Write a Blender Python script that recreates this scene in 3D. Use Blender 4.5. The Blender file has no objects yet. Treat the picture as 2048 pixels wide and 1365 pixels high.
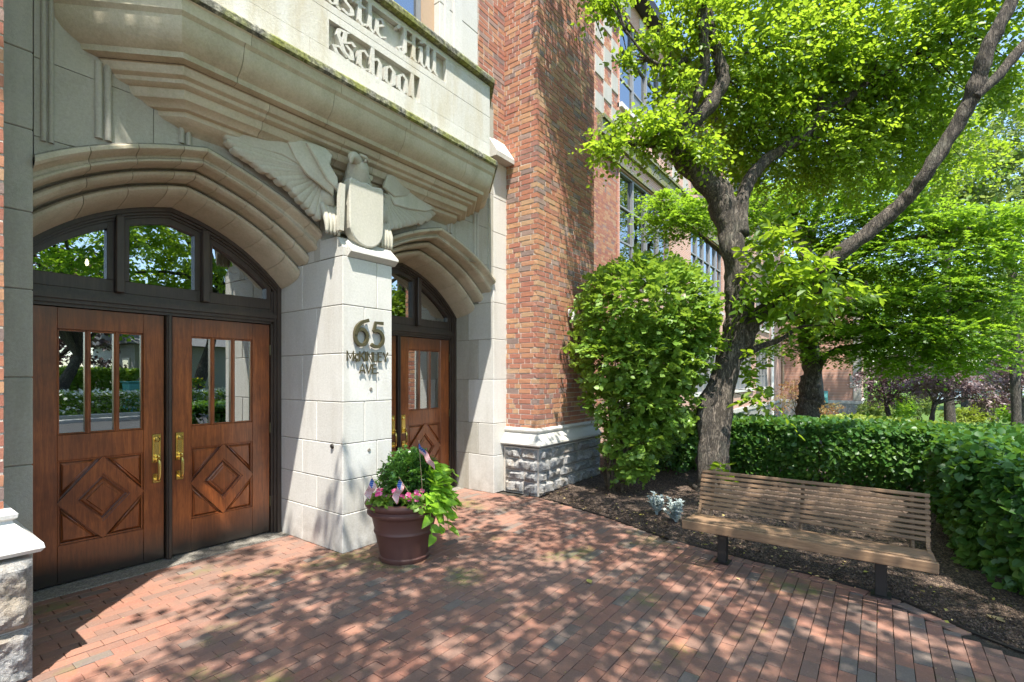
import bpy, bmesh, math, random
import numpy as np
from mathutils import Vector, Matrix, noise

random.seed(7)
rng = np.random.default_rng(7)
scene = bpy.context.scene
col = scene.collection
R_ = math.radians

# ------------------------------------------------------------------ camera, sky, sun, exposure
EYE = 1.55
FOC = 991.0
HEAD = math.atan2(736, 991)                    # heading of the lens from the facade direction (+X)
DX, DY = math.cos(HEAD), math.sin(HEAD)
RX, RY = math.sin(HEAD), -math.cos(HEAD)
cam = bpy.data.cameras.new('camera')
cam.sensor_width = 36
cam.lens = FOC / 2048 * 36
cam.shift_y = 72.5 / 2048
cam.clip_start = 0.05
cam.clip_end = 600
cam_o = bpy.data.objects.new('camera', cam)
cam_o.location = (0, 0, EYE)
cam_o.rotation_euler = (R_(90), 0, HEAD - R_(90))
col.objects.link(cam_o)
scene.camera = cam_o

SUN = Vector((-0.328, -0.3125, 1.0)).normalized()
world = bpy.data.worlds.new('World')
scene.world = world
world.use_nodes = True
wn = world.node_tree
sky = wn.nodes.new('ShaderNodeTexSky')
sky.sky_type = 'NISHITA'
sky.sun_disc = False
sky.sun_elevation = math.asin(SUN.z)
sky.sun_rotation = math.atan2(SUN.x, SUN.y)
sky.air_density = 1.0
sky.dust_density = 0.6
sky.ozone_density = 1.6
bg = next(n for n in wn.nodes if n.type == 'BACKGROUND')
bg.inputs['Strength'].default_value = 0.15
wn.links.new(sky.outputs[0], bg.inputs['Color'])
sun = bpy.data.lights.new('sun', 'SUN')
sun.energy = 4.0
sun.angle = R_(0.55)
sun.color = (1.0, 0.955, 0.88)
sun_o = bpy.data.objects.new('sun', sun)
sun_o.rotation_euler = SUN.to_track_quat('Z', 'Y').to_euler()
sun_o.location = (0, 0, 30)
col.objects.link(sun_o)
scene.view_settings.view_transform = 'Standard'
scene.view_settings.look = 'None'
scene.view_settings.exposure = 1.6
scene.view_settings.gamma = 1.0
scene.view_settings.use_curve_mapping = False
cy = scene.cycles
cy.max_bounces = 7
cy.diffuse_bounces = 4
cy.glossy_bounces = 3
cy.transmission_bounces = 4
cy.transparent_max_bounces = 8
cy.caustics_reflective = False
cy.caustics_refractive = False
cy.sample_clamp_indirect = 6
try:
    cy.use_denoising = True
    cy.denoiser = 'OPENIMAGEDENOISE'
except Exception:
    pass

# ------------------------------------------------------------------ survey helpers (sight line of a measured point -> world)
def sight(u, v):
    s = (u - 1024) / FOC
    return DX + s * RX, DY + s * RY, (755 - v) / FOC
def at(u, v, d):
    r = sight(u, v)
    return Vector((d * r[0], d * r[1], EYE + d * r[2]))
def onY(u, v, Y):
    r = sight(u, v); k = Y / r[1]
    return Vector((k * r[0], Y, EYE + k * r[2]))
def gnd(u, v, z=0.0):
    r = sight(u, v); k = (z - EYE) / r[2]
    return Vector((k * r[0], k * r[1], z))

# ------------------------------------------------------------------ object helpers
def tag(o, label=None, cat=None, group=None, kind=None):
    if label: o['label'] = label
    if cat: o['category'] = cat
    if group: o['group'] = group
    if kind: o['kind'] = kind
    return o
def empty(name, loc=(0, 0, 0), label=None, cat=None, group=None, parent=None):
    o = bpy.data.objects.new(name, None)
    o.empty_display_size = 0.2
    col.objects.link(o)
    if parent: o.parent = parent
    o.location = loc
    return tag(o, label, cat, group)
def link(name, me, parent=None, loc=None):
    o = bpy.data.objects.new(name, me)
    col.objects.link(o)
    if parent is not None:
        o.parent = parent
        base = world_loc(parent)
        o.location = (Vector(loc) if loc is not None else Vector((0, 0, 0))) - base
    elif loc is not None:
        o.location = loc
    return o
def world_loc(o):
    v = Vector((0, 0, 0))
    while o is not None:
        v += o.location
        o = o.parent
    return v

class MB:
    """collects shapes and links them as one mesh"""
    def __init__(s):
        s.v = []; s.f = []; s.t = []; s.mi = []; s.m = 0
    def add(s, vs, fs, tint=0.5):
        n = len(s.v)
        s.v.extend([tuple(p) for p in vs])
        s.f.extend([tuple(i + n for i in f) for f in fs])
        s.t.extend([tint] * len(vs))
        s.mi.extend([s.m] * len(fs))
    def box(s, x0, x1, y0, y1, z0, z1, tint=0.5):
        s.add([(x0, y0, z0), (x1, y0, z0), (x1, y1, z0), (x0, y1, z0), (x0, y0, z1), (x1, y0, z1), (x1, y1, z1), (x0, y1, z1)],
              [(0, 3, 2, 1), (4, 5, 6, 7), (0, 1, 5, 4), (1, 2, 6, 5), (2, 3, 7, 6), (3, 0, 4, 7)], tint)
    def cbox(s, x0, x1, y0, y1, z0, z1, c=0.006, tint=0.5):
        """box with every edge chamfered"""
        bm = bmesh.new()
        bmesh.ops.create_cube(bm, size=1)
        for q in bm.verts:
            q.co = Vector(((x0 + x1) / 2 + q.co.x * (x1 - x0), (y0 + y1) / 2 + q.co.y * (y1 - y0), (z0 + z1) / 2 + q.co.z * (z1 - z0)))
        bmesh.ops.bevel(bm, geom=bm.edges[:], offset=c, segments=1, affect='EDGES')
        bm.verts.index_update()
        s.add([q.co.copy() for q in bm.verts], [[q.index for q in f.verts] for f in bm.faces], tint)
        bm.free()
    def prism(s, pts, d, tint=0.5, inset=0.0):
        """closed polygon pts (3-D) pushed along vector d; optional bevelled cap on the d side"""
        n = len(pts); d = Vector(d); P = [Vector(p) for p in pts]
        nn = (P[1] - P[0]).cross(P[2] - P[1])
        flip = nn.dot(d) > 0
        if inset > 0:
            c = sum(P, Vector()) / n
            Q = [p + d for p in P]
            I = [p + d + (c - p).normalized() * inset + d.normalized() * inset * .6 for p in P]
            vs = P + Q + I
            fs = [list(range(n))[::-1], [2 * n + i for i in range(n)]]
            for i in range(n):
                j = (i + 1) % n
                fs.append((i, j, n + j, n + i)); fs.append((n + i, n + j, 2 * n + j, 2 * n + i))
        else:
            vs = P + [p + d for p in P]
            fs = [list(range(n))[::-1], [n + i for i in range(n)]] + [(i, (i + 1) % n, n + (i + 1) % n, n + i) for i in range(n)]
        if not flip:
            fs = [tuple(reversed(f)) for f in fs]
        s.add(vs, fs, tint)
    def sweep(s, prof, path, closed_prof=False, cap=True, tint=0.5):
        """prof(k, i) -> 3-D point of profile vertex k at station i; path = list of stations"""
        n = len(prof); m = len(path)
        vs = [prof[k](path[i]) for i in range(m) for k in range(n)]
        fs = []
        rr = n if closed_prof else n - 1
        for i in range(m - 1):
            for k in range(rr):
                a = i * n + k; b = i * n + (k + 1) % n
                fs.append((a, b, b + n, a + n))
        if cap and closed_prof:
            fs.append(tuple(range(n))[::-1]); fs.append(tuple((m - 1) * n + k for k in range(n)))
        s.add(vs, fs, tint)
    def tube(s, pts, rad, seg=10, wob=0.0, tint=0.5, cap=True, sub=1, lump=0.0):
        P = [Vector(p) for p in pts]; Rr = list(rad)
        if sub > 1:
            Q = []; W = []
            for i in range(len(P) - 1):
                p0 = P[max(i - 1, 0)]; p1 = P[i]; p2 = P[i + 1]; p3 = P[min(i + 2, len(P) - 1)]
                for k in range(sub):
                    t = k / sub
                    Q.append(0.5 * ((2 * p1) + (p2 - p0) * t + (2 * p0 - 5 * p1 + 4 * p2 - p3) * t * t + (3 * p1 - p0 - 3 * p2 + p3) * t ** 3))
                    W.append(Rr[i] * (1 - t) + Rr[i + 1] * t)
            Q.append(P[-1]); W.append(Rr[-1]); P = Q; Rr = W
        vs = []; fs = []
        side = None
        for i, p in enumerate(P):
            t = (P[min(i + 1, len(P) - 1)] - P[max(i - 1, 0)])
            if t.length < 1e-9: t = Vector((0, 0, 1))
            t.normalize()
            if side is None:
                side = t.orthogonal().normalized()
            side = (side - t * side.dot(t)).normalized()
            up = t.cross(side)
            for k in range(seg):
                a = 2 * math.pi * k / seg
                q = side * math.cos(a) + up * math.sin(a)
                r = Rr[i]
                if wob:
                    pp = p + q * r
                    r *= 1 + wob * noise.noise(pp * (0.55 / max(Rr[i], .02))) + lump * noise.noise(Vector((q.x * 2.2, q.y * 2.2, p.z * 1.6 + 7)))
                vs.append(p + q * r)
            if i:
                for k in range(seg):
                    a = (i - 1) * seg + k; b = (i - 1) * seg + (k + 1) % seg
                    fs.append((a, b, b + seg, a + seg))
        if cap:
            fs.append(tuple(range(seg))[::-1]); fs.append(tuple((len(P) - 1) * seg + k for k in range(seg)))
        s.add(vs, fs, tint)
    def lathe(s, prof, c, seg=40, tint=0.5):
        n = len(prof)
        vs = [(c[0] + r * math.cos(2 * math.pi * k / seg), c[1] + r * math.sin(2 * math.pi * k / seg), c[2] + z) for k in range(seg) for r, z in prof]
        fs = []
        for k in range(seg):
            for i in range(n - 1):
                a = k * n + i; b = ((k + 1) % seg) * n + i
                fs.append((a, b, b + 1, a + 1))
        s.add(vs, fs, tint)
    def mesh(s, name, mats, smooth=False, angle=None):
        me = bpy.data.meshes.new(name)
        me.from_pydata(s.v, [], s.f)
        for m in (mats if isinstance(mats, (list, tuple)) else [mats]):
            me.materials.append(m)
        if any(s.mi):
            me.polygons.foreach_set('material_index', s.mi)
        at_ = me.attributes.new('tint', 'FLOAT', 'POINT')
        at_.data.foreach_set('value', s.t)
        if smooth:
            me.polygons.foreach_set('use_smooth', [True] * len(me.polygons))
            if angle:
                me.set_sharp_from_angle(angle=R_(angle))
        me.update()
        return me
    def build(s, name, mats, parent=None, smooth=False, angle=None, centre=False, kind=None):
        if not s.v: return None
        loc = None
        if centre:
            a = np.array(s.v); c = (a.min(0) + a.max(0)) / 2; c[2] = a[:, 2].min()
            s.v = [tuple(q) for q in (a - c)]
            loc = Vector(c)
        o = link(name, s.mesh(name, mats, smooth, angle), parent, loc if loc is not None else (0, 0, 0) if parent else None)
        if kind: o['kind'] = kind
        return o

# ------------------------------------------------------------------ materials
class NT:
    def __init__(s, name):
        s.m = bpy.data.materials.new(name); s.m.use_nodes = True
        s.t = s.m.node_tree; s.t.nodes.clear()
        s.out = s.t.nodes.new('ShaderNodeOutputMaterial')
    def n(s, typ, **kw):
        o = s.t.nodes.new('ShaderNode' + typ)
        for k, v in kw.items():
            if k.startswith('_'): setattr(o, k[1:], v)
            else:
                i = o.inputs[int(k[1:])] if k[0] == 'i' and k[1:].isdigit() else o.inputs[k.replace('__', ' ')]
                if hasattr(v, 'is_output') : s.t.links.new(v, i)
                else: i.default_value = v
        return o
    def noise(s, co, scale, detail=4, rough=.55, dist=0.0):
        return s.n('TexNoise', Vector=co, Scale=scale, Detail=detail, Roughness=rough, Distortion=dist).outputs['Fac']
    def ramp(s, fac, stops, interp='LINEAR'):
        o = s.n('ValToRGB', Fac=fac)
        cr = o.color_ramp; cr.interpolation = interp
        while len(cr.elements) < len(stops): cr.elements.new(0.5)
        for e, (p, c) in zip(cr.elements, stops):
            e.position = p; e.color = (c[0], c[1], c[2], 1) if isinstance(c, (tuple, list)) else (c, c, c, 1)
        return o.outputs['Color']
    def mix(s, f, a, b, mode='MIX'):
        o = s.t.nodes.new('ShaderNodeMix'); o.data_type = 'RGBA'; o.blend_type = mode
        for i, v in ((0, f), (6, a), (7, b)):
            if hasattr(v, 'is_output'): s.t.links.new(v, o.inputs[i])
            else: o.inputs[i].default_value = v if i == 0 else (v[0], v[1], v[2], 1)
        return o.outputs[2]
    def math(s, op, a, b=0.0, c=0.0):
        o = s.t.nodes.new('ShaderNodeMath'); o.operation = op
        for i, v in enumerate((a, b, c)):
            if hasattr(v, 'is_output'): s.t.links.new(v, o.inputs[i])
            else: o.inputs[i].default_value = v
        return o.outputs[0]
    def pos(s): return s.n('NewGeometry').outputs['Position']
    def mapped(s, co, sc=(1, 1, 1), rot=(0, 0, 0)):
        return s.n('Mapping', Vector=co, Scale=sc, Rotation=rot).outputs[0]
    def tint(s): return s.n('Attribute', _attribute_name='tint').outputs['Fac']
    def rnd(s): return s.n('ObjectInfo').outputs['Random']
    def mixrnd(s):
        return s.math('FRACT', s.math('ADD', s.tint(), s.math('MULTIPLY', s.rnd(), 7.31)))
    def finish(s, color, rough=.6, bump=None, bs=.3, bd=.01, **kw):
        p = s.n('BsdfPrincipled', **kw)
        for nm, v in (('Base Color', color), ('Roughness', rough)):
            if hasattr(v, 'is_output'): s.t.links.new(v, p.inputs[nm])
            else: p.inputs[nm].default_value = v if nm == 'Roughness' else (v[0], v[1], v[2], 1)
        if bump is not None:
            b = s.n('Bump', Height=bump, Strength=bs, Distance=bd)
            s.t.links.new(b.outputs[0], p.inputs['Normal'])
        s.p = p
        s.t.links.new(p.outputs[0], s.out.inputs[0])
        return s.m

def m_stone(name, a, b, stain, grain=.004, mossy=0.0, streak=0.3):
    t = NT(name); P = t.pos()
    big = t.noise(P, 1.7, 5, .6)
    c = t.mix(t.ramp(big, [(.35, 0.0), (.7, 1.0)]), a, b)
    c = t.mix(t.math('MULTIPLY', t.mixrnd(), .6), c, tuple(x * y for x, y in zip(a, (.72, .70, .66))))
    st = t.noise(t.mapped(P, (3.2, 3.2, .55)), 1.4, 6, .65)
    c = t.mix(t.math('MULTIPLY', t.ramp(st, [(.48, 0.0), (.72, 1.0)]), streak), c, stain)
    if mossy:
        mo = t.noise(P, 3.1, 7, .7)
        c = t.mix(t.math('MULTIPLY', t.ramp(mo, [(.5, 0.0), (.66, 1.0)]), mossy), c, (.17, .18, .085))
    f = t.noise(P, 55, 5, .7)
    spk = t.noise(P, 210, 2, .6)
    c = t.mix(t.math('MULTIPLY', t.ramp(spk, [(.3, 1.0), (.5, 0.0)]), .28), c, tuple(x * .55 for x in a))
    c = t.mix(.22, c, t.ramp(f, [(.3, tuple(x * .6 for x in a)), (.7, tuple(min(1, x * 1.2) for x in b))]))
    z = t.n('SeparateXYZ', Vector=P).outputs[2]
    gr = t.math('MULTIPLY', t.ramp(z, [(0.0, 1.0), (.45, 0.0)]), t.ramp(t.noise(P, 5, 5, .7), [(.35, 0.0), (.65, 1.0)]))
    c = t.mix(t.math('MULTIPLY', gr, .45), c, (.16, .13, .09))
    h = t.math('ADD', t.math('MULTIPLY', f, .6), t.math('MULTIPLY', spk, .4))
    return t.finish(c, .82, h, .55, grain, **{'Specular__IOR__Level': .25})
M_PIER = m_stone('pale_limestone', (.58, .562, .515), (.68, .663, .615), (.40, .36, .29), .006, streak=.55)
M_PANEL = m_stone('weathered_panel_stone', (.58, .562, .515), (.69, .672, .62), (.40, .32, .17), .008, mossy=.12, streak=.8)
M_CORN = m_stone('buff_limestone', (.50, .445, .335), (.62, .555, .43), (.30, .26, .18), .006, mossy=.22, streak=.7)
M_CARVE = m_stone('carved_limestone', (.50, .475, .40), (.58, .55, .47), (.33, .31, .22), .004, mossy=.2, streak=.4)
M_WALLST = m_stone('grey_limestone', (.42, .40, .35), (.50, .47, .40), (.25, .23, .175), .006, mossy=.22, streak=.6)

def m_moss():
    t = NT('mossy_stone'); P = t.pos()
    a = t.noise(P, 26, 6, .7); b = t.noise(P, 4, 4, .6)
    c = t.ramp(a, [(.36, (.045, .045, .035)), (.5, (.13, .125, .10)), (.62, (.34, .32, .26))])
    c = t.mix(t.ramp(b, [(.42, 0.0), (.6, 1.0)]), c, t.ramp(a, [(.35, (.07, .08, .015)), (.6, (.25, .26, .06))]))
    return t.finish(c, .95, a, .8, .01)
M_MOSS = m_moss()

def m_brick(name, stops, var=.35):
    t = NT(name); P = t.pos()
    r = t.mixrnd()
    c = t.ramp(r, stops, 'CONSTANT')
    n1 = t.noise(P, 28, 5, .65); n2 = t.noise(P, 120, 3, .7)
    c = t.mix(t.math('MULTIPLY', t.ramp(n1, [(.35, 0.0), (.75, 1.0)]), var), c, (.09, .055, .05))
    c = t.mix(t.math('MULTIPLY', t.ramp(n2, [(.55, 0.0), (.75, 1.0)]), .35), c, (.50, .33, .22))
    lime = t.noise(P, 2.3, 5, .7)
    c = t.mix(t.math('MULTIPLY', t.ramp(lime, [(.55, 0.0), (.8, 1.0)]), .25), c, (.45, .36, .30))
    return t.finish(c, .85, t.math('ADD', n1, t.math('MULTIPLY', n2, .5)), .6, .004, **{'Specular__IOR__Level': .2})
BR = [(0.0, (0.403, 0.165, 0.099)), (.18, (0.440, 0.208, 0.118)), (.34, (0.365, 0.146, 0.099)), (.48, (0.468, 0.256, 0.141)),
      (.62, (0.384, 0.160, 0.103)), (.74, (0.310, 0.146, 0.113)), (.83, (0.245, 0.175, 0.151)), (.88, (0.449, 0.275, 0.160)), (.95, (0.319, 0.217, 0.179))]
M_BRICK = m_brick('facade_brick', BR)
PV = [(0.0, (.235, .113, .078)), (.14, (.27, .128, .085)), (.27, (.19, .105, .077)), (.38, (.30, .135, .088)), (.50, (.215, .115, .083)),
      (.60, (.255, .128, .088)), (.71, (.165, .115, .092)), (.75, (.28, .122, .082)), (.86, (.205, .118, .088)), (.96, (.165, .13, .108))]
def m_paver():
    t = NT('paving_brick'); P = t.pos()
    c = t.ramp(t.mixrnd(), PV, 'CONSTANT')
    n1 = t.noise(P, 9, 6, .7); n2 = t.noise(P, 90, 4, .75)
    c = t.mix(t.math('MULTIPLY', t.ramp(n1, [(.4, 0.0), (.75, 1.0)]), .5), c, (.12, .092, .076))
    c = t.mix(t.math('MULTIPLY', t.ramp(n2, [(.5, 0.0), (.72, 1.0)]), .3), c, (.38, .27, .21))
    mo = t.noise(P, 1.25, 4, .6); mf = t.noise(P, 17, 5, .7)
    mm = t.math('MULTIPLY', t.ramp(mo, [(.56, 0.0), (.66, 1.0)]), t.ramp(mf, [(.38, 0.0), (.55, 1.0)]))
    c = t.mix(t.math('MULTIPLY', mm, .65), c, (.14, .16, .035))
    d = t.noise(P, .7, 4, .6)
    c = t.mix(t.math('MULTIPLY', t.ramp(d, [(.4, 0.0), (.7, 1.0)]), .25), c, (.30, .24, .20))
    h = t.math('ADD', n1, t.math('MULTIPLY', n2, .6))
    return t.finish(c, t.ramp(n1, [(.3, .62), (.7, .85)]), h, .5, .004, **{'Specular__IOR__Level': .3})
M_PAVER = m_paver()
def m_speckle(name, lo, mid, hi, scale=60, rough=.9, bump=.01, big=2.0):
    t = NT(name); P = t.pos()
    a = t.noise(P, scale, 5, .7); b = t.noise(P, big, 4, .6)
    c = t.ramp(a, [(.34, lo), (.5, mid), (.66, hi)])
    c = t.mix(t.math('MULTIPLY', t.ramp(b, [(.35, 0.0), (.7, 1.0)]), .35), c, tuple(x * .6 for x in mid))
    return t.finish(c, rough, a, .7, bump, **{'Specular__IOR__Level': .2})
M_MORTAR = m_speckle('lime_mortar', (.42, .37, .31), (.55, .49, .42), (.63, .58, .50), 90)
M_DARKJ = m_speckle('joint_soil', (.03, .025, .02), (.055, .045, .035), (.10, .085, .065), 80)
M_SJOINT = m_speckle('stone_joint', (.16, .14, .11), (.23, .21, .17), (.30, .27, .22), 80)
M_CONC = m_speckle('exposed_aggregate', (.10, .09, .075), (.22, .20, .17), (.40, .37, .32), 85, .85)
M_ASPH = m_speckle('asphalt', (.035, .035, .037), (.055, .055, .056), (.09, .09, .088), 70)
M_KERB = m_speckle('kerb_concrete', (.30, .29, .26), (.42, .41, .37), (.5, .49, .45), 60)
M_SOIL = m_speckle('bare_soil', (.03, .022, .016), (.06, .045, .033), (.11, .085, .06), 45, .95, .02)
M_GRASSG = m_speckle('lawn_ground', (.035, .07, .015), (.07, .13, .025), (.14, .2, .04), 30, .95, .02)
def m_mulch():
    t = NT('bark_mulch'); P = t.pos()
    v = t.n('TexVoronoi', Vector=t.mapped(P, (55, 90, 60)), Scale=1.0, _feature='F1')
    c = t.ramp(v.outputs['Color'], [(.2, (.028, .018, .012)), (.5, (.075, .047, .032)), (.8, (.17, .115, .08)), (1, (.30, .22, .16))])
    return t.finish(c, .9, v.outputs['Distance'], .9, .02)
M_MULCH = m_mulch()
def m_granite():
    t = NT('rock_faced_granite'); P = t.pos()
    a = t.noise(P, 34, 7, .75); b = t.noise(P, 150, 3, .7); g = t.noise(P, 5, 4, .6)
    c = t.ramp(a, [(.3, (.10, .105, .11)), (.45, (.24, .24, .235)), (.6, (.43, .41, .38)), (.75, (.58, .55, .50))])
    c = t.mix(t.ramp(g, [(.5, 0.0), (.7, .7)]), c, (.36, .28, .19))
    c = t.mix(t.math('MULTIPLY', t.ramp(b, [(.35, 1.0), (.5, 0.0)]), .5), c, (.07, .07, .075))
    return t.finish(c, .85, t.math('ADD', a, t.math('MULTIPLY', b, .4)), .9, .02)
M_GRAN = m_granite()

def m_wood(name, a, b, dark, rough=.38, coat=.35, scale=(14, 14, 1.1), bump=.002, fade=False):
    t = NT(name); P = t.n('TexCoord').outputs['Object']
    P = t.pos()
    g = t.noise(t.mapped(P, scale), 3.2, 7, .62, .6); g2 = t.noise(t.mapped(P, tuple(q * 4 for q in scale)), 4, 4, .6)
    l = t.noise(P, 2.6, 4, .6)
    c = t.mix(t.ramp(g, [(.36, 0.0), (.66, 1.0)]), a, b)
    c = t.mix(t.math('MULTIPLY', t.ramp(g2, [(.5, 0.0), (.75, 1.0)]), .55), c, dark)
    c = t.mix(t.math('MULTIPLY', t.ramp(l, [(.38, 0.0), (.72, 1.0)]), .6), c, dark)
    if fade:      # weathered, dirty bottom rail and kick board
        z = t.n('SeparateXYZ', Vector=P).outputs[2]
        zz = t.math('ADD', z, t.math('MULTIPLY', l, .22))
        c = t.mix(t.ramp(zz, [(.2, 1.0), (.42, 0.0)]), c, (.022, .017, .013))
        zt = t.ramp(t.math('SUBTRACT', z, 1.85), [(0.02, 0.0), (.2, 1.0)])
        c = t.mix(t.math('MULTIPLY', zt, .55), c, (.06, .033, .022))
    return t.finish(c, rough, g, .25, bump, **{'Coat__Weight': coat, 'Coat__Roughness': .22})
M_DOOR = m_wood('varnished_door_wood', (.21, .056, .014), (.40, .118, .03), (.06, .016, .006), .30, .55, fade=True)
M_FRAME = m_wood('dark_stained_wood', (.045, .03, .021), (.07, .047, .033), (.022, .016, .012), .5, .2)
M_TEAK = m_wood('weathered_bench_slat', (.19, .105, .052), (.31, .19, .10), (.07, .042, .025), .7, .0, (16, 1.3, 16), .003)

def m_simple(name, c, rough=.5, metal=0.0, coat=0.0, bump=0, bscale=40, spec=.5):
    t = NT(name); P = t.pos()
    n = t.noise(P, bscale, 5, .65)
    cc = t.mix(t.math('MULTIPLY', n, .35), c, tuple(x * .55 for x in c))
    return t.finish(cc, rough, n if bump else None, .4, bump or .001, Metallic=metal, **{'Coat__Weight': coat, 'Specular__IOR__Level': spec})
M_BRASS = m_simple('polished_brass', (.92, .68, .22), .24, 1.0, bscale=9)
M_BRONZE = m_simple('aged_bronze', (.105, .088, .042), .45, .5, bscale=30)
M_DIRON = m_simple('dark_painted_steel', (.028, .022, .018), .55, .3)
M_POT = m_simple('brown_resin', (.115, .048, .036), .58, 0, .0, .001, 9)
M_GREYMETAL = m_simple('grey_window_frame', (.25, .25, .245), .45)
M_TANFRAME = m_simple('tan_window_frame', (.48, .33, .21), .5)
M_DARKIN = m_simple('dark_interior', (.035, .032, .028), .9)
M_WHITEP = m_simple('white_paint', (.75, .74, .70), .5)
M_TEAL = m_simple('teal_awning', (.10, .36, .33), .6)
M_SHIELD = M_PIER
def m_glass(name, refl, tintc=(.75, .78, .76)):
    t = NT(name)
    g = t.n('BsdfGlossy', Roughness=.0, Color=(.9, .93, .92, 1))
    tr = t.n('BsdfTransparent', Color=(*tintc, 1))
    lw = t.n('LayerWeight', Blend=.35).outputs['Fresnel']
    wv = t.noise(t.pos(), 1.6, 2, .5)
    b = t.n('Bump', Height=wv, Strength=.02, Distance=.05)
    t.t.links.new(b.outputs[0], g.inputs['Normal'])
    f = t.math('ADD', refl, t.math('MULTIPLY', lw, .5))
    mx = t.n('MixShader', i0=t.math('MINIMUM', f, .95))
    t.t.links.new(tr.outputs[0], mx.inputs[1]); t.t.links.new(g.outputs[0], mx.inputs[2])
    t.t.links.new(mx.outputs[0], t.out.inputs[0])
    return t.m
M_GLASS = m_glass('door_glass', .42, (.6, .62, .6))
M_WGLASS = m_glass('window_glass', .38, (.35, .38, .40))
def m_bark(name, a, b, scale=1.0):
    t = NT(name); P = t.pos()
    n = t.noise(t.mapped(P, (9 * scale, 9 * scale, 3.2 * scale)), 3.0, 7, .7, .8); f = t.noise(P, 60 * scale, 4, .7)
    fi = t.ramp(t.math('ABSOLUTE', t.math('SUBTRACT', t.noise(t.mapped(P, (13 * scale, 13 * scale, 2.6 * scale)), 2.2, 5, .6, 1.2), .5)), [(0, 0.0), (.07, 1.0)])
    c = t.ramp(n, [(.32, tuple(x * .5 for x in a)), (.5, a), (.7, b)])
    c = t.mix(fi, tuple(x * .42 for x in a), c)
    l = t.noise(P, 3.3, 4, .7)
    c = t.mix(t.math('MULTIPLY', t.ramp(l, [(.55, 0.0), (.7, 1.0)]), .4), c, (.20, .20, .15))
    return t.finish(c, .92, t.math('ADD', t.math('ADD', n, t.math('MULTIPLY', f, .3)), t.math('MULTIPLY', fi, .8)), 1.0, .03)
M_BARK = m_bark('furrowed_bark', (.13, .105, .08), (.26, .215, .17))
M_BARK2 = m_bark('smooth_grey_bark', (.09, .075, .06), (.20, .17, .14), .7)
M_STEM = m_bark('shrub_stem', (.20, .14, .08), (.36, .27, .17), 2)
def m_leaf(name, stops, trans=.42, tcol=(.35, .55, .05), rough=.42, spec=.45):
    t = NT(name)
    c = t.ramp(t.math('ADD', t.tint(), t.math('MULTIPLY', t.math('SUBTRACT', t.rnd(), .5), .5)), stops)
    p = t.n('BsdfPrincipled', Roughness=rough, **{'Specular__IOR__Level': spec})
    t.t.links.new(c, p.inputs['Base Color'])
    tr = t.n('BsdfTranslucent')
    t.t.links.new(t.mix(.55, c, tcol), tr.inputs['Color'])
    mx = t.n('MixShader', i0=trans)
    t.t.links.new(p.outputs[0], mx.inputs[1]); t.t.links.new(tr.outputs[0], mx.inputs[2])
    t.t.links.new(mx.outputs[0], t.out.inputs[0])
    return t.m
L_MAIN = m_leaf('cherry_leaf', [(0, (.06, .125, .010)), (.5, (.105, .20, .014)), (1, (.22, .33, .03))], .58, (.55, .75, .04))
L_MAPLE = m_leaf('maple_leaf', [(0, (.05, .125, .010)), (.5, (.095, .20, .014)), (1, (.20, .34, .03))], .56, (.48, .74, .04), .5)
L_FAR = m_leaf('pale_leaf', [(0, (.07, .13, .03)), (.5, (.13, .20, .045)), (1, (.22, .27, .08))], .5, (.42, .52, .10), .55)
L_BUSH = m_leaf('viburnum_leaf', [(0, (.07, .15, .018)), (.5, (.13, .24, .028)), (1, (.22, .34, .06))], .38, (.48, .68, .05), .42)
L_HEDGE = m_leaf('hedge_leaf', [(0, (.028, .085, .016)), (.5, (.05, .13, .022)), (1, (.11, .20, .03))], .32, (.28, .52, .04), .42, .35)
L_PURPLE = m_leaf('plum_leaf', [(0, (.07, .04, .045)), (.5, (.13, .085, .09)), (1, (.26, .19, .18))], .25, (.22, .09, .09), .4, .5)
L_RED = m_leaf('red_lace_leaf', [(0, (.16, .05, .03)), (.5, (.25, .12, .05)), (1, (.24, .22, .07))], .4, (.5, .2, .05))
L_LIME = m_leaf('lime_leaf', [(0, (.16, .33, .02)), (.5, (.25, .45, .03)), (1, (.36, .55, .05))], .4, (.5, .75, .04), .4, .4)
L_BOX = m_leaf('boxwood_leaf', [(0, (.02, .06, .012)), (.5, (.04, .11, .02)), (1, (.09, .20, .03))], .25, (.2, .4, .03), .35)
L_PINK = m_leaf('pink_petal', [(0, (.70, .05, .20)), (.5, (.85, .12, .32)), (1, (.90, .30, .48))], .35, (.9, .2, .4), .6, .2)
L_SILVER = m_leaf('silver_leaf', [(0, (.30, .36, .34)), (1, (.52, .58, .55))], .15, (.4, .5, .45), .8, .1)
L_WHITE = m_leaf('white_petal', [(0, (.6, .62, .5)), (1, (.85, .85, .78))], .3, (.8, .8, .7), .7, .1)
L_YEL = m_leaf('yellow_flower', [(0, (.6, .45, .02)), (1, (.85, .7, .05))], .3, (.8, .6, .05), .7, .1)
L_DRY = m_leaf('fallen_leaf', [(0, (.45, .40, .08)), (.5, (.55, .42, .20)), (1, (.30, .22, .12))], .2, (.5, .4, .1), .6, .3)
L_GRASS = m_leaf('grass_blade', [(0, (.05, .11, .015)), (1, (.16, .24, .04))], .35, (.3, .45, .05), .5)
L_YG = m_leaf('golden_hedge_leaf', [(0, (.14, .20, .02)), (1, (.33, .38, .05))], .35, (.5, .6, .05), .5)
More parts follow.
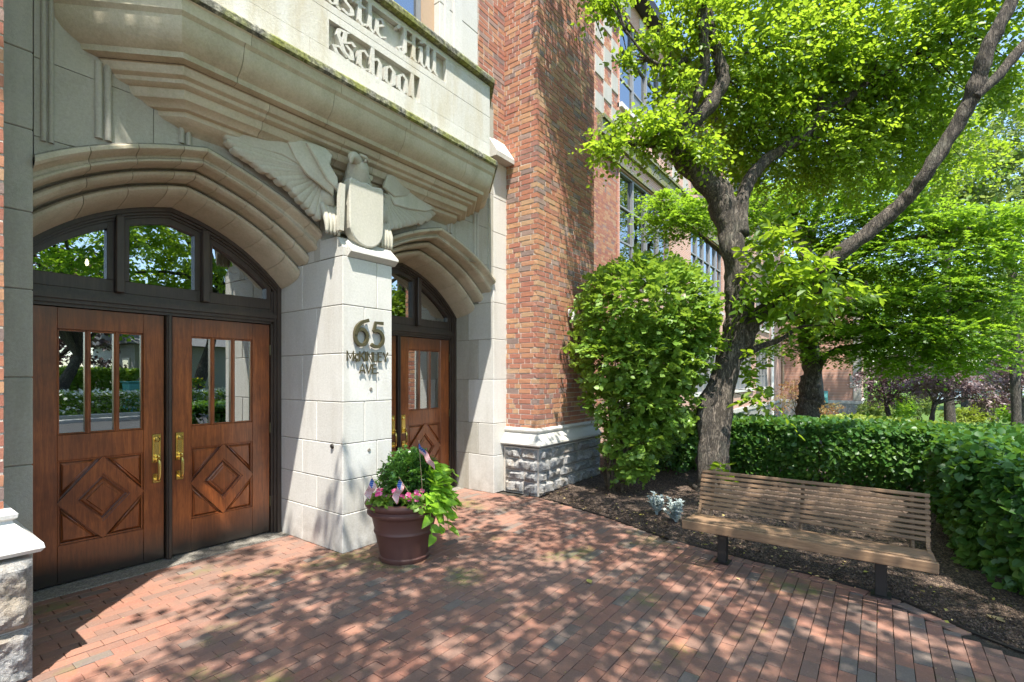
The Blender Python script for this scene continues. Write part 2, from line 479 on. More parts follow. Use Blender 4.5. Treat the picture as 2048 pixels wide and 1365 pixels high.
# ------------------------------------------------------------------ foliage tools
LEAF6 = (np.array([(0, 0, 0), (-.36, .30, .07), (-.30, .68, .06), (0, 1, -.06), (.30, .68, .06), (.36, .30, .07)]), [(0, 1, 2, 3), (0, 3, 4, 5)])
LEAF4 = (np.array([(0, 0, 0), (-.34, .5, .07), (0, 1, -.04), (.34, .5, .07)]), [(0, 1, 2), (0, 2, 3)])
HEART = (np.array([(0, .05, 0), (-.30, -.02, .03), (-.46, .22, .06), (-.30, .62, .05), (0, 1.05, -.08), (.30, .62, .05), (.46, .22, .06), (.30, -.02, .03)]), [(0, 1, 2, 3, 4), (0, 4, 5, 6, 7)])
_a = [math.radians(q) for q in (-140, -95, -50, 0, 50, 95, 140)]
_st = [(0, -.05, 0)]
for _i, _q in enumerate(_a):
    _r = (.42, .62, .8, 1, .8, .62, .42)[_i]
    _st.append((math.sin(_q) * _r * .62, .25 + math.cos(_q) * _r * .72, -.05))
    if _i < 6:
        _m = (_q + _a[_i + 1]) / 2
        _st.append((math.sin(_m) * .3, .25 + math.cos(_m) * .3, .03))
STAR = (np.array(_st), [tuple(range(len(_st)))])
def unit(a):
    return a / np.maximum(np.linalg.norm(a, axis=-1, keepdims=True), 1e-9)
def leaf_arrays(P, D, N, S, shape, width=1.0):
    T, faces = shape
    Sd = unit(np.cross(D, N)); Nn = unit(np.cross(Sd, D))
    V = P[:, None, :] + S[:, None, None] * (T[None, :, 0, None] * width * Sd[:, None, :] + T[None, :, 1, None] * D[:, None, :] + T[None, :, 2, None] * Nn[:, None, :])
    return V
def leaf_mesh(name, P, D, N, S, mat, shape=LEAF4, width=1.0, tints=None):
    V = leaf_arrays(P, D, N, S, shape, width)
    n, k = V.shape[:2]
    faces = shape[1]
    fl = np.concatenate([np.array(f) for f in faces]); fc = np.array([len(f) for f in faces])
    idx = (np.arange(n)[:, None] * k + fl[None, :]).ravel()
    tot = np.tile(fc, n)
    start = np.concatenate([[0], np.cumsum(tot)[:-1]])
    me = bpy.data.meshes.new(name)
    me.vertices.add(n * k); me.vertices.foreach_set('co', V.reshape(-1).astype(np.float32))
    me.loops.add(len(idx)); me.loops.foreach_set('vertex_index', idx.astype(np.int32))
    me.polygons.add(len(tot)); me.polygons.foreach_set('loop_start', start.astype(np.int32)); me.polygons.foreach_set('loop_total', tot.astype(np.int32))
    if tints is None:
        q = P * 1.7
        tints = .5 + .16 * (np.sin(q[:, 0] * 1.3 + 2 * np.sin(q[:, 1] * .9)) + np.sin(q[:, 1] * 1.7 + q[:, 2] * 2.3) + np.sin(q[:, 2] * 3.1 + q[:, 0] * .6)) + rng.normal(0, .24, n)
        tints = np.clip(tints, 0, 1)
    a = me.attributes.new('tint', 'FLOAT', 'POINT'); a.data.foreach_set('value', np.repeat(tints, k).astype(np.float32))
    me.materials.append(mat)
    me.update(calc_edges=True)
    return me
def sprays(O, T, L, nleaf, size, spread=.9, up=(0, 0, 1), tilt=.35, droop=.25, jitter=.25):
    """leaves set alternately along twigs: O origins, T directions, L lengths"""
    n = len(O)
    T = unit(T); U = np.array(up, float)[None, :] + rng.normal(0, tilt, (n, 3)); U = unit(U)
    Sd = unit(np.cross(T, U)); U = unit(np.cross(Sd, T))
    k = np.arange(nleaf)
    t = (k + .5) / nleaf
    sgn = np.where(k % 2 == 0, 1.0, -1.0)
    P = O[:, None, :] + T[:, None, :] * (L[:, None] * t[None, :])[:, :, None]
    P[:, :, 2] -= droop * (L[:, None] * t[None, :] ** 2)
    D = T[:, None, :] * .55 + Sd[:, None, :] * (sgn * spread)[None, :, None] + rng.normal(0, jitter, (n, nleaf, 3))
    D[:, :, 2] -= droop
    N = U[:, None, :] + rng.normal(0, jitter, (n, nleaf, 3))
    S = size * (0.5 + .85 * rng.random((n, nleaf))) * (1 - .25 * np.abs(t - .5))[None, :]
    return P.reshape(-1, 3), unit(D.reshape(-1, 3)), unit(N.reshape(-1, 3)), S.reshape(-1)
def in_ellipsoid(c, r, n, shell=.5):
    d = unit(rng.normal(0, 1, (n, 3)))
    q = rng.random(n) ** (1 / 3)
    q = np.where(rng.random(n) < shell, .78 + .24 * rng.random(n), q)
    return np.array(c)[None, :] + d * q[:, None] * np.array(r)[None, :], d
def crown(clumps, nleaf, size, L, flat=False, shell=.4, droop=.25, tilt=.35):
    """clumps: (centre, radii, number of sprays) -> leaf arrays"""
    out = []
    for c, r, n in clumps:
        O, d = in_ellipsoid(c, r, n, shell)
        T = d + rng.normal(0, .45, (n, 3))
        if flat: T[:, 2] *= .25
        out.append(sprays(O - unit(T) * L * .5, T, L * (.6 + .7 * rng.random(n)), nleaf, size, droop=droop, tilt=tilt))
    return [np.concatenate([o[i] for o in out]) for i in range(4)]
def px_clump(u, v, d, ru, rv, rd=None, n=60):
    k = d / FOC
    c = at(u, v, d)
    rd = rd if rd is not None else (ru + rv) * .5 * k
    # ellipsoid radii in world axes (kept loose)
    rx = abs(RX) * ru * k + abs(DX) * rd; ry = abs(RY) * ru * k + abs(DY) * rd
    h = math.hypot(rx, ry) / math.hypot(ru * k, rd)
    return (c, (rx / h, ry / h, rv * k), n)
CAMP = np.array([0, 0, EYE])
def foliage_parts(parent, arr, mat, shape, n_single, width=1.0, single='leaf', mass='foliage', near=None):
    """the n_single leaves that show largest become parts, the rest one mass"""
    P, D, N, S = arr
    dist = np.linalg.norm(P - CAMP, axis=1)
    dv = (P[:, 0] * DX + P[:, 1] * DY)
    uu = 1024 + FOC * (P[:, 0] * RX + P[:, 1] * RY) / np.maximum(dv, .01); vv = 755 - FOC * (P[:, 2] - EYE) / np.maximum(dv, .01)
    score = S / dist * np.where((dv > .3) & (uu > 0) & (uu < 2048) & (vv > 0) & (vv < 1365), 1, .001)
    if near is not None: score = score * near(P)
    order = np.argsort(-score)
    sel = order[:n_single]; rest = order[n_single:]
    if n_single:
        T, faces = shape
        proto = []
        for q in range(3):
            mb = MB(); W = T.copy(); W[:, 0] *= width * (1 + .1 * (q - 1)); W[:, 2] *= (.6 + .5 * q)
            mb.add(W, faces, q * .31); me = mb.mesh(single, mat); proto.append(me)
        base = world_loc(parent)
        for j, i in enumerate(sel):
            d = Vector(D[i]); nrm = Vector(N[i]); sd = d.cross(nrm).normalized(); nn = sd.cross(d).normalized()
            o = bpy.data.objects.new(single, proto[j % 3]); col.objects.link(o); o.parent = parent
            M = Matrix(((sd.x, d.x, nn.x, 0), (sd.y, d.y, nn.y, 0), (sd.z, d.z, nn.z, 0), (0, 0, 0, 1)))
            o.rotation_euler = M.to_euler(); o.scale = (S[i],) * 3; o.location = Vector(P[i]) - base
    P, D, N, S = P[rest], D[rest], N[rest], S[rest]
    me = leaf_mesh(mass, P - np.array(world_loc(parent))[None, :], D, N, S, mat, shape, width)
    o = bpy.data.objects.new(mass, me); col.objects.link(o); o.parent = parent
    if mass == 'foliage': o['kind'] = 'stuff'
    return o
def limb(mb, pts, sub=4, seg=10, wob=.25, lump=0.0):
    """pts = (u, v, depth, width px)"""
    P = [at(u, v, d) for u, v, d, w in pts]; r = [w / 2 * d / FOC for u, v, d, w in pts]
    mb.tube(P, r, seg, wob, sub=sub, lump=lump)
    return P
def twigs(mb, starts, clumps, r0=.022, k=3):
    """branches from the nearest limb point out to each clump"""
    for c, r, n in clumps:
        c = Vector(c)
        s = min(starts, key=lambda p: (p - c).length)
        for j in range(k):
            e = c + Vector((random.uniform(-1, 1) * r[0], random.uniform(-1, 1) * r[1], random.uniform(-.7, .7) * r[2])) * .75
            m = s.lerp(e, .5) + Vector((random.uniform(-.1, .1), random.uniform(-.1, .1), random.uniform(-.02, .16))) * (e - s).length
            mb.tube([s, m, e], [r0, r0 * .6, r0 * .2], 5, .2, sub=4)

# ------------------------------------------------------------------ the setting: terrain, patio, bed, road
def ground_z(x, y):
    a = max(0.0, x - 9.0)
    z = -1.75 * (1 - math.exp(-a / 18.0))
    return z - 0.06
mb = MB()
xs = [-60, -40, -25, -15, -8, -4, 0, 3, 6, 9, 12, 15, 19, 24, 30, 38, 48, 60, 90, 160, 400]
ys = [-300, -120, -60, -35, -25, -18, -13.2, -8, -4, -1, 2, 6, 12, 20, 60, 200]
vs = [(x, y, ground_z(x, y)) for y in ys for x in xs]
fs = [(j * len(xs) + i, j * len(xs) + i + 1, (j + 1) * len(xs) + i + 1, (j + 1) * len(xs) + i) for j in range(len(ys) - 1) for i in range(len(xs) - 1)]
mb.add(vs, fs)
o = mb.build('ground', M_GRASSG, smooth=True); tag(o, 'grass covered ground falling away gently beyond the hedges', kind='structure')

EDGE = [(5.35, 3.62), (5.30, 3.30), (5.16, 2.85), (5.04, 2.45), (4.88, 2.05), (4.70, 1.62), (4.60, 1.10), (4.52, .44), (4.38, -.11), (4.10, -.42), (3.98, -.6), (3.7, -1.2), (3.3, -2.0), (3.0, -3.0)]
def edge_x(y):
    for (xa, ya), (xb, yb) in zip(EDGE, EDGE[1:]):
        if yb <= y <= ya:
            return xb + (xa - xb) * (y - yb) / (ya - yb)
    return 5.35 if y > 3.6 else 3.0
# mulch bed: sheet with lumps, over the soil, from the paving edge to beyond the hedges
mb = MB()
ny, nx = 70, 60
g = {}
for j in range(ny + 1):
    y = -5.0 + 10.9 * j / ny
    x0 = edge_x(y) + .01
    for i in range(nx + 1):
        x = x0 + (10.6 - x0) * (i / nx) ** 1.3
        t = min(1, (x - x0) / .5)
        z = -.025 + .05 * t + .02 * noise.noise(Vector((x * 1.7, y * 1.7, 0))) * t + .012 * noise.noise(Vector((x * 9, y * 9, 3))) * t
        if x > 9: z += ground_z(x, y) + .06
        mb.v.append((x, y, z)); mb.t.append(.5)
for j in range(ny):
    for i in range(nx):
        a = j * (nx + 1) + i
        mb.f.append((a, a + 1, a + nx + 2, a + nx + 1)); mb.mi.append(0)
o = mb.build('planting_bed', M_MULCH, smooth=True); tag(o, 'dark bark mulch bed under the shrubs beside the patio', kind='structure')
# loose chips on the mulch
n = 9000
cx_ = []; 
P = np.zeros((n, 3)); yy = rng.uniform(-2.2, 3.7, n); P[:, 1] = yy
x0 = np.array([edge_x(y) for y in yy]); P[:, 0] = x0 + .03 + (rng.random(n) ** 1.5) * 3.2; P[:, 2] = .012 + .02 * rng.random(n)
D = rng.normal(0, 1, (n, 3)); D[:, 2] *= .35; N = rng.normal(0, .35, (n, 3)); N[:, 2] += 1
me = leaf_mesh('mulch_chips', P, unit(D), unit(N), rng.uniform(.015, .05, n), M_MULCH, LEAF4, .55)
o = link('mulch_chips', me); tag(o, 'loose shredded bark chips scattered over the planting bed', kind='stuff')

patio = empty('brick_patio', (0, 0, 0)); tag(patio, 'red brick patio in running bond before the entrance', kind='structure')
mb = MB()
pts = [(x, y) for x, y in EDGE] + [(-4, -3.0), (-4, 4.66), (5.35, 4.66)]
mb.add([(x, y, -.012) for x, y in pts], [tuple(range(len(pts)))[::-1]])
o = mb.build('joint_sand', M_DARKJ, patio)
PW, PL, GAP = .0815, .166, .0035
pav = []
y = -3.0
row = 0
while y < 4.655:
    xe = min(edge_x(y), edge_x(y + PW)) - (.10 if y < 1.7 else .004)
    if y > 3.7: xe = 5.2
    x = -3.0 - (PL / 2 if row % 2 else 0) + random.uniform(-.006, .006)
    while x < xe - .03:
        x1 = min(x + PL, xe)
        y1 = min(y + PW, 4.66)
        if x1 - x > .02:
            pav.append((x + GAP / 2, x1 - GAP / 2, y + GAP / 2, y1 - GAP / 2))
        x += PL
    y += PW; row += 1
# soldier course along the curved edge under the bench
acc = 0
for (xa, ya), (xb, yb) in zip(EDGE[5:9], EDGE[6:10]):
    L = math.hypot(xb - xa, yb - ya); nb = max(1, int(L / PW))
    for k in range(nb):
        t = (k + .5) / nb
        pav.append(('r', xa + (xb - xa) * t - .052, ya + (yb - ya) * t, math.atan2(yb - ya, xb - xa) + math.pi / 2, L / nb - GAP))
base = []
for q in range(4):
    bm_ = MB(); bm_.cbox(-.5, .5, -.5, .5, -1, 0, .02)
    bm_.v = [(a + (random.uniform(-.012, .012)), b + random.uniform(-.02, .02), c) for a, b, c in bm_.v]
    base.append(bm_.mesh('paver', M_PAVER))
def pav_c(p):
    return (p[1], p[2]) if p[0] == 'r' else ((p[0] + p[1]) / 2, (p[2] + p[3]) / 2)
def shows(p):
    x, y = pav_c(p); d = x * DX + y * DY; s = x * RX + y * RY
    if d < 1.9: return 1e3 + math.hypot(x, y)
    u = 1024 + FOC * s / d; v = 755 + FOC * EYE / d
    return d if (-20 < u < 2070 and v < 1400) else 1e3 + d
pav.sort(key=shows)
mb = MB()
for i, p in enumerate(pav):
    if p[0] == 'r': cx0, cy0, rz, w = p[1], p[2], p[3], p[4]; sx, sy = .098, w
    else: cx0, cy0 = pav_c(p); rz = 0; sx, sy = p[1] - p[0], p[3] - p[2]
    dz = random.gauss(0, .0013); tx, ty = random.gauss(0, .004), random.gauss(0, .006); rz += random.gauss(0, .006)
    if i < 300:
        o = bpy.data.objects.new('paver', base[i % 4]); col.objects.link(o); o.parent = patio
        o.location = (cx0, cy0, dz); o.rotation_euler = (tx, ty, rz); o.scale = (sx, sy, .04)
    else:
        co, si = math.cos(rz), math.sin(rz)
        c = .003
        vs = []
        for zz, k in ((-.03, 0), (-c, 0), (0, c)):
            for a, b in ((-1, -1), (1, -1), (1, 1), (-1, 1)):
                lx = a * (sx / 2 - k); ly = b * (sy / 2 - k)
                vs.append((cx0 + lx * co - ly * si, cy0 + lx * si + ly * co, zz + dz - ty * lx + tx * ly))
        mb.add(vs, [(8, 9, 10, 11)] + [(q, (q + 1) % 4, 4 + (q + 1) % 4, 4 + q) for q in range(4)] + [(4 + q, 4 + (q + 1) % 4, 8 + (q + 1) % 4, 8 + q) for q in range(4)], random.random())
o = mb.build('paving', M_PAVER, patio, kind='stuff')
# concrete sill strip before the doors
mb = MB(); mb.cbox(.40, 2.70, 4.66, 5.2, -.05, .006, .004); mb.cbox(3.05, 5.3, 4.66, 5.2, -.05, .006, .004)
o = mb.build('threshold', M_CONC); tag(o, 'exposed aggregate concrete strip along the door sills', kind='structure')
# steel edging between bed and paving
mb = MB()
for (xa, ya), (xb, yb) in zip(EDGE[1:11], EDGE[2:12]):
    mb.tube([(xa + .01, ya, .0), (xb + .01, yb, .0)], [.012, .012], 6)
o = mb.build('bed_edging', M_DIRON); tag(o, 'dark metal edging strip between mulch bed and patio', kind='structure')
# drive across the front, kerb, opposite verge (seen mirrored in the doors)
mb = MB(); mb.box(-40, 2.95, -12.4, -3.0, -.3, -.02); mb.box(2.95, 16, -12.4, -5.0, -.3, -.021)
o = mb.build('driveway', M_ASPH); tag(o, 'asphalt drive running past the front of the school', kind='structure')
mb = MB()
mb.cbox(-40, 30, -12.65, -12.4, -.3, .10, .02)
mb.cbox(-40, 30, -13.1, -12.95, -.3, .22, .02)
o = mb.build('kerb', M_KERB); tag(o, 'concrete kerb and low edging across the drive', kind='structure')
# ------------------------------------------------------------------ the school building
school = empty('school_building', (2.9, 4.5, 0), 'old brick and limestone school with arched entrance, canted bay and long window wings', 'building')
FY = 4.13            # limestone front
DYP = 4.90           # door plane
JL, PLX, PRX, JR = 0.684, 2.60, 3.15, 5.15
BX = 5.43            # side of the brick buttress
BYF = 3.62           # its front
G = .0045
def block(parent, x0, x1, y0, y1, z0, z1, mat, c=.005, name='stone_block', gap=G):
    m = MB(); m.cbox(x0 + gap / 2, x1 - gap / 2, y0, y1, z0 + gap / 2, z1 - gap / 2, c, random.random())
    return m.build(name, mat, parent, centre=True)

# --- pier between the two doorways
m = MB(); m.box(PLX + .008, PRX - .008, 3.788, 4.94, 0, 2.64)
pier = m.build('stone_pier', M_SJOINT, school)
zz = [0, .34, .64, .96, 1.33, 1.76, 2.19, 2.62]
for i, (a, b) in enumerate(zip(zz, zz[1:])):
    xs_ = 2.83 if i % 2 else 2.97
    ysp = 4.18 if i % 2 else 4.42
    j = .004 if i == 0 else 0
    block(pier, PLX - j, xs_, 3.78 - j, ysp, a, b, M_PIER)
    block(pier, xs_, PRX + j, 3.781 - j, ysp, a, b, M_PIER)
    block(pier, PLX + .001, PRX - .001, ysp + G, 4.95, a, b, M_PIER)
# weathered cap
m = MB()
sec = [(3.78, 2.622), (3.728, 2.662), (3.73, 2.680), (3.86, 2.80), (4.13, 2.80), (4.13, 2.625)]
m.prism([(PLX + .05, y, z) for y, z in sec], (.535, 0, 0))
sec = [(3.782, 2.625), (3.782, 2.70), (3.86, 2.798), (4.12, 2.798), (4.12, 2.625)]
m.prism([(PLX + .002, y, z) for y, z in sec], (.046, 0, 0))
m.box(PLX + .004, PRX - .004, 4.12, 4.95, 2.622, 2.90)
m.build('pier_cap', M_PIER, school)

# --- jambs
for nm, xa, xb, zs, mt in (('right_jamb', JR, BX + .02, [0, .50, .93, 1.52, 2.06, 2.55, 3.02, 3.49, 3.95, 4.44], M_PIER), ('left_jamb', .40, JL, [0, .52, 1.02, 1.55, 2.08, 2.55, 3.05, 3.52, 4.02, 4.55, 5.1], M_WALLST)):
    m = MB(); m.box(xa + .008, xb - .008, FY + .008, 4.99, 0, zs[-1] - .01)
    j_ = m.build('stone_jamb', M_SJOINT, school)
    for i, (a, b) in enumerate(zip(zs, zs[1:])):
        ysp = 4.40 if i % 2 else 4.58
        top = a > 2.4
        block(j_, xa, xb, FY, ysp, a, b, mt)
        if not top: block(j_, xa + .001, xb - .001, ysp + G, 4.995, a, b, M_WALLST if nm == 'right_jamb' else mt)
# sloped offset on top of the right pilaster
m = MB()
m.prism([(5.04, y, z) for y, z in [(3.99, 4.44), (3.985, 4.50), (4.16, 4.76), (4.30, 4.76), (4.30, 4.44)]], (.385, 0, 0))
m.build('weathered_offset', M_PIER, school)

# --- arches
def zo(d): d = abs(d); return 3.29 - (.25 * d + .12 * d * d + .06 * d ** 4)
def zi(d): d = abs(d); return 2.98 - (.21 * d + .21 * d * d + .18 * d ** 3)
AP = [(0, 4.135), (0, 4.098), (.03, 4.09), (.09, 4.09), (.13, 4.105), (.155, 4.15), (.19, 4.175), (.24, 4.18), (.28, 4.165), (.315, 4.165), (.345, 4.18), (.36, 4.20), (.35, 4.27), (.365, 4.345),
      (.40, 4.345), (.425, 4.315), (.46, 4.305), (.52, 4.31), (.57, 4.33), (.595, 4.36), (.585, 4.43), (.60, 4.505), (.635, 4.505), (.66, 4.475), (.70, 4.462), (.76, 4.465), (.83, 4.49), (.90, 4.56), (.96, 4.68), (1, 4.80), (1, 4.97)]
def arch_pt(cx_, hw, dx, w, Y, out=0.0):
    dd = dx * (1 - .16 * w * (1 - abs(dx / hw) ** 3))
    z = zo(dd) * (1 - w) + zi(dd) * w
    return Vector((cx_ + dd, Y + out, z + out))
for cx_, hw, lab in ((1.642, .958, 'left'), (4.15, 1.0, 'right')):
    m = MB()
    m.sweep([(lambda t, k=k: arch_pt(cx_, hw, t, AP[k][0], AP[k][1], .012)) for k in range(len(AP))], list(np.linspace(-hw, hw, 33)))
    arch = m.build('arch_moulding', M_SJOINT, school)
    cuts = [-hw, -.70, -.44, -.16, .0, .17, .42, .66, .84, hw] if lab == 'left' else [-hw, -.72, -.45, -.2, 0, .22, .46, .70, .88, hw]
    for a, b in zip(cuts, cuts[1:]):
        m = MB(); st = list(np.linspace(a + (.002 if a > -hw else 0), b - (.002 if b < hw else 0), 6))
        m.sweep([(lambda t, k=k: arch_pt(cx_, hw, t, AP[k][0], AP[k][1])) for k in range(len(AP))], st, tint=random.random())
        # side walls of the joint
        for e, fl in ((st[0], 0), (st[-1], 1)):
            for k in range(len(AP) - 1):
                A = arch_pt(cx_, hw, e, *AP[k]); B = arch_pt(cx_, hw, e, *AP[k + 1])
                A2 = arch_pt(cx_, hw, e, *AP[k], out=.011); B2 = arch_pt(cx_, hw, e, *AP[k + 1], out=.011)
                m.add([A, B, B2, A2] if fl else [A2, B2, B, A], [(0, 1, 2, 3)])
        m.build('voussoir', M_CORN, arch, smooth=True, angle=32, centre=True)

# --- spandrel wall of large ashlars round the arches
m = MB()
def arch_low(x):
    for cx_, hw in ((1.642, .958), (4.15, 1.0)):
        if abs(x - cx_) <= hw: return zo(x - cx_)
    return 2.62
sp = MB()
for x0 in np.arange(JL, JR, .1):
    x1 = min(x0 + .1, JR)
    za = max(arch_low(x0 + .001), arch_low(x1 - .001)) + .01
    sp.box(x0, x1, FY + .012, FY + .3, za, 5.2)
spw = sp.build('spandrel_wall', M_SJOINT, school)
rows = [2.62, 3.02, 3.50, 3.98, 4.46, 5.1]
for j, (a, b) in enumerate(zip(rows, rows[1:])):
    xs_ = [JL] + [JL + .32 + .62 * k + (.3 if j % 2 else 0) for k in range(8) if JL + .32 + .62 * k + (.3 if j % 2 else 0) < JR - .2] + [JR]
    if a < 3.0: xs_ = [JL, .95, 1.642, 2.3, PLX, PRX, 3.5, 4.15, 4.7, JR]
    for xa, xb in zip(xs_, xs_[1:]):
        if 2.58 < xa < 3.2 and xb < 3.2 and a < 3: pass
        xx = np.linspace(xa + G / 2, xb - G / 2, 9)
        lo = [max(a + G / 2, arch_low(min(max(x, xa + .001), xb - .001)) + .001) for x in xx]
        if min(lo) >= b - .02: continue
        lo = [min(q, b - G) for q in lo]
        poly = [(x, FY, z) for x, z in zip(xx, lo)] + [(xx[-1], FY, b - G / 2), (xx[0], FY, b - G / 2)]
        mm = MB(); mm.prism(poly, (0, .1, 0), tint=random.random())
        mm.build('stone_block', M_WALLST, spw, centre=True)
# vertical mouldings dropping from the corbel to the arches
m = MB()
for xc, z0, z1, w in ((1.02, 3.12, 3.62, .05), (1.50, 3.27, 3.42, .045), (4.30, 3.27, 3.42, .045), (4.78, 3.07, 3.62, .05), (.745, 3.0, 3.9, .035), (5.06, 2.93, 3.9, .035)):
    m = MB()
    for s_ in (-1, 1):
        P = [(xc + s_ * w * .5 + w * .42 * math.cos(q), FY - w * .55 * math.sin(q) - .002) for q in np.linspace(0, math.pi, 7)]
        m.prism([(x, y, z0) for x, y in [(P[0][0], FY + .02)] + P + [(P[-1][0], FY + .02)]], (0, 0, z1 - z0))
    m.build('wall_shaft', M_WALLST, school, smooth=True, angle=40)

# --- moulded corbel under the bay
CP = [(3.63, 4.07), (3.565, 4.052), (3.55, 4.03), (3.55, 3.985), (3.572, 3.965), (3.58, 3.90), (3.60, 3.875), (3.602, 3.85), (3.612, 3.80), (3.635, 3.755), (3.67, 3.72), (3.70, 3.70), (3.705, 3.665), (3.76, 3.655)]
CP2 = [(3.76, 3.650), (3.772, 3.648), (3.776, 3.62), (3.79, 3.60), (3.825, 3.588), (3.832, 3.565), (3.85, 3.555), (3.882, 3.55), (3.888, 3.515), (3.90, 3.492), (3.935, 3.48), (3.96, 3.455), (4.0, 3.452), (4.006, 3.42), (4.03, 3.40), (4.07, 3.39), (4.135, 3.345)]
def bay_pt(Y, Z, st):
    if st == 'L': return Vector((1.27 + .4142 * (Y - 3.55), Y, Z))
    if st == 'R': return Vector((4.49 - .4142 * (Y - 3.55), Y, Z))
    if st == 'l': return Vector((1.27 + .4142 * (Y - 3.55) - (4.14 - Y), 4.14, Z))
    if st == 'r': return Vector((4.49 - .4142 * (Y - 3.55) + (4.14 - Y), 4.14, Z))
    return Vector((st, Y, Z))
def bay_ring(prof, cuts, mat, name, parent, smooth=True, off=0.0, angle=30):
    for a, b in zip(cuts, cuts[1:]):
        m = MB()
        pa = a + .002 if not isinstance(a, str) else a; pb = b - .002 if not isinstance(b, str) else b
        st = [pa] + (['L'] if a == 'l' else []) + (['R'] if b == 'r' else []) + [pb]
        m.sweep([(lambda t, k=k: bay_pt(prof[k][0] + off, prof[k][1], t)) for k in range(len(prof))], st, tint=random.random())
        for e, fl in ((pa, 0), (pb, 1)):
            if isinstance(e, str): continue
            pts = [bay_pt(Y, Z, e) for Y, Z in prof]; pin = [bay_pt(Y + .014, Z, e) for Y, Z in prof]
            for k in range(len(prof) - 1):
                q = [pts[k], pts[k + 1], pin[k + 1], pin[k]]
                m.add(q if fl else q[::-1], [(0, 1, 2, 3)])
        m.build(name, mat, parent, smooth=smooth, angle=angle, centre=True)
m = MB()
m.sweep([(lambda t, k=k: bay_pt((CP + CP2)[k][0] + .015, (CP + CP2)[k][1], t)) for k in range(len(CP + CP2))], ['l', 'L', 'R', 'r'])
corb = m.build('bay_corbel', M_SJOINT, school)
bay_ring(CP[:6], ['l', 1.72, 2.45, 3.20, 4.05, 'r'], M_CORN, 'cornice_stone', corb)
bay_ring(CP[5:], ['l', 1.68, 2.40, 3.16, 4.02, 'r'], M_CORN, 'cornice_stone', corb)
bay_ring(CP2, ['l', 1.95, 2.62, 3.0, 3.72, 'r'], M_CORN, 'cornice_stone', corb)
LIP = [(3.60, 4.062), (3.562, 4.057), (3.543, 4.035), (3.541, 3.992), (3.556, 3.976), (3.57, 3.972)]
bay_ring(LIP, ['l', 2.1, 3.4, 'r'], M_MOSS, 'mossy_drip_edge', corb)

# --- inscribed parapet panel
PY = 3.63
m = MB()
m.sweep([(lambda t, z=z, y=y: bay_pt(y, z, t)) for y, z in ((PY + .056, 4.06), (PY + .056, 4.93))], ['l', 'L', 'R', 'r'])
panel = m.build('sign_panel', M_PANEL, school)
XL, XR = 1.303, 4.457
F1 = (2.00, 3.735, 4.62, 4.865); F2 = (2.37, 3.37, 4.245, 4.49)
def prect(x0, x1, z0, z1):
    mm = MB(); mm.cbox(x0, x1, PY, PY + .055, z0, z1, .0015, random.random()); mm.build('stone_block', M_PANEL, panel, centre=True)
prect(XL, 2.2, 4.06, F2[2]); prect(2.202, 3.05, 4.06, F2[2]); prect(3.052, XR, 4.06, F2[2])
prect(XL, F2[0], F2[2], 4.555); prect(F2[1], 3.85, F2[2], 4.555); prect(3.853, XR, F2[2], 4.555); prect(F2[0], F2[1], F2[3], 4.555)
prect(XL, F1[0], 4.558, F1[3]); prect(F1[1], XR, 4.558, F1[3]); prect(F1[0], F1[1], 4.558, F1[2]); 
prect(XL, 2.6, F1[3] + .0005, 4.92); prect(2.603, 3.46, F1[3] + .0005, 4.92); prect(3.463, XR, F1[3] + .0005, 4.92)
mm = MB()
for s_ in ('l', 'r'):
    A, B = ('l', 'L') if s_ == 'l' else ('R', 'r')
    mm.sweep([(lambda t, z=z: bay_pt(PY, z, t)) for z in (4.06, 4.92)], [A, B])
mm.build('cheek_slab', M_PANEL, panel)
# blackletter glyphs drawn with a broad pen held at an angle; unit = x-height 1, ascender 1.55
def g_i(x): return [[(x, .95), (x + .12, 1.05), (x + .12, .12), (x + .26, -.02)]]
GL = {
 'a': ([[(.05, .85), (.25, 1.0), (.5, .88), (.5, .1), (.64, -.02)], [(.5, .58), (.18, .42), (.12, .12), (.28, 0), (.5, .14)]], .74),
 's': ([[(.55, .92), (.35, 1.02), (.12, .82), (.18, .6), (.48, .42), (.52, .16), (.32, 0), (.05, .1)]], .68),
 't': ([[(.2, 1.3), (.2, .14), (.34, -.02), (.48, .1)], [(.02, .96), (.44, .96)]], .54),
 'l': ([[(.08, 1.5), (.18, 1.56), (.18, .14), (.34, -.02)]], .44),
 'e': ([[(.14, .5), (.5, .78), (.36, 1.02), (.12, .84), (.12, .14), (.32, -.02), (.55, .14)]], .66),
 'i': ([[(.06, .95), (.18, 1.04), (.18, .12), (.34, -.02)], [(.14, 1.3), (.24, 1.4)]], .44),
 'c': ([[(.52, .86), (.36, 1.02), (.12, .84), (.12, .14), (.32, -.02), (.52, .12)]], .62),
 'h': ([[(.06, 1.5), (.16, 1.56), (.16, .1), (.26, -.02)], [(.16, .8), (.42, 1.02), (.56, .84), (.56, .06), (.40, -.3)]], .76),
 'o': ([[(.34, 1.04), (.12, .84), (.12, .14), (.34, -.02), (.56, .16), (.56, .86), (.34, 1.04)]], .74),
 'C': ([[(.95, 1.3), (.7, 1.52), (.3, 1.36), (.12, .9), (.2, .3), (.55, -.04), (.95, .2)], [(.55, 1.4), (.42, 1.0), (.5, .3)], [(.7, 1.45), (.7, .15)]], 1.1),
 'H': ([[(.0, 1.22), (.14, 1.5), (.42, 1.46), (.42, .1)], [(.42, .12), (.2, -.14), (.0, .08), (.18, .24)], [(.42, .80), (.94, .88)], [(.94, 1.55), (.94, .1), (1.06, -.04)]], 1.24),
 'S': ([[(1.0, 1.62), (.6, 1.36), (.28, 1.30), (.22, .98), (.85, .52), (.9, .16), (.55, -.12), (.18, .0), (.02, .3), (.3, .42), (.62, .12)], [(.55, 1.3), (.5, .75), (.86, 1.0), (.98, .9)], [(.22, .98), (.5, .30), (.8, .1)]], 1.14),
}
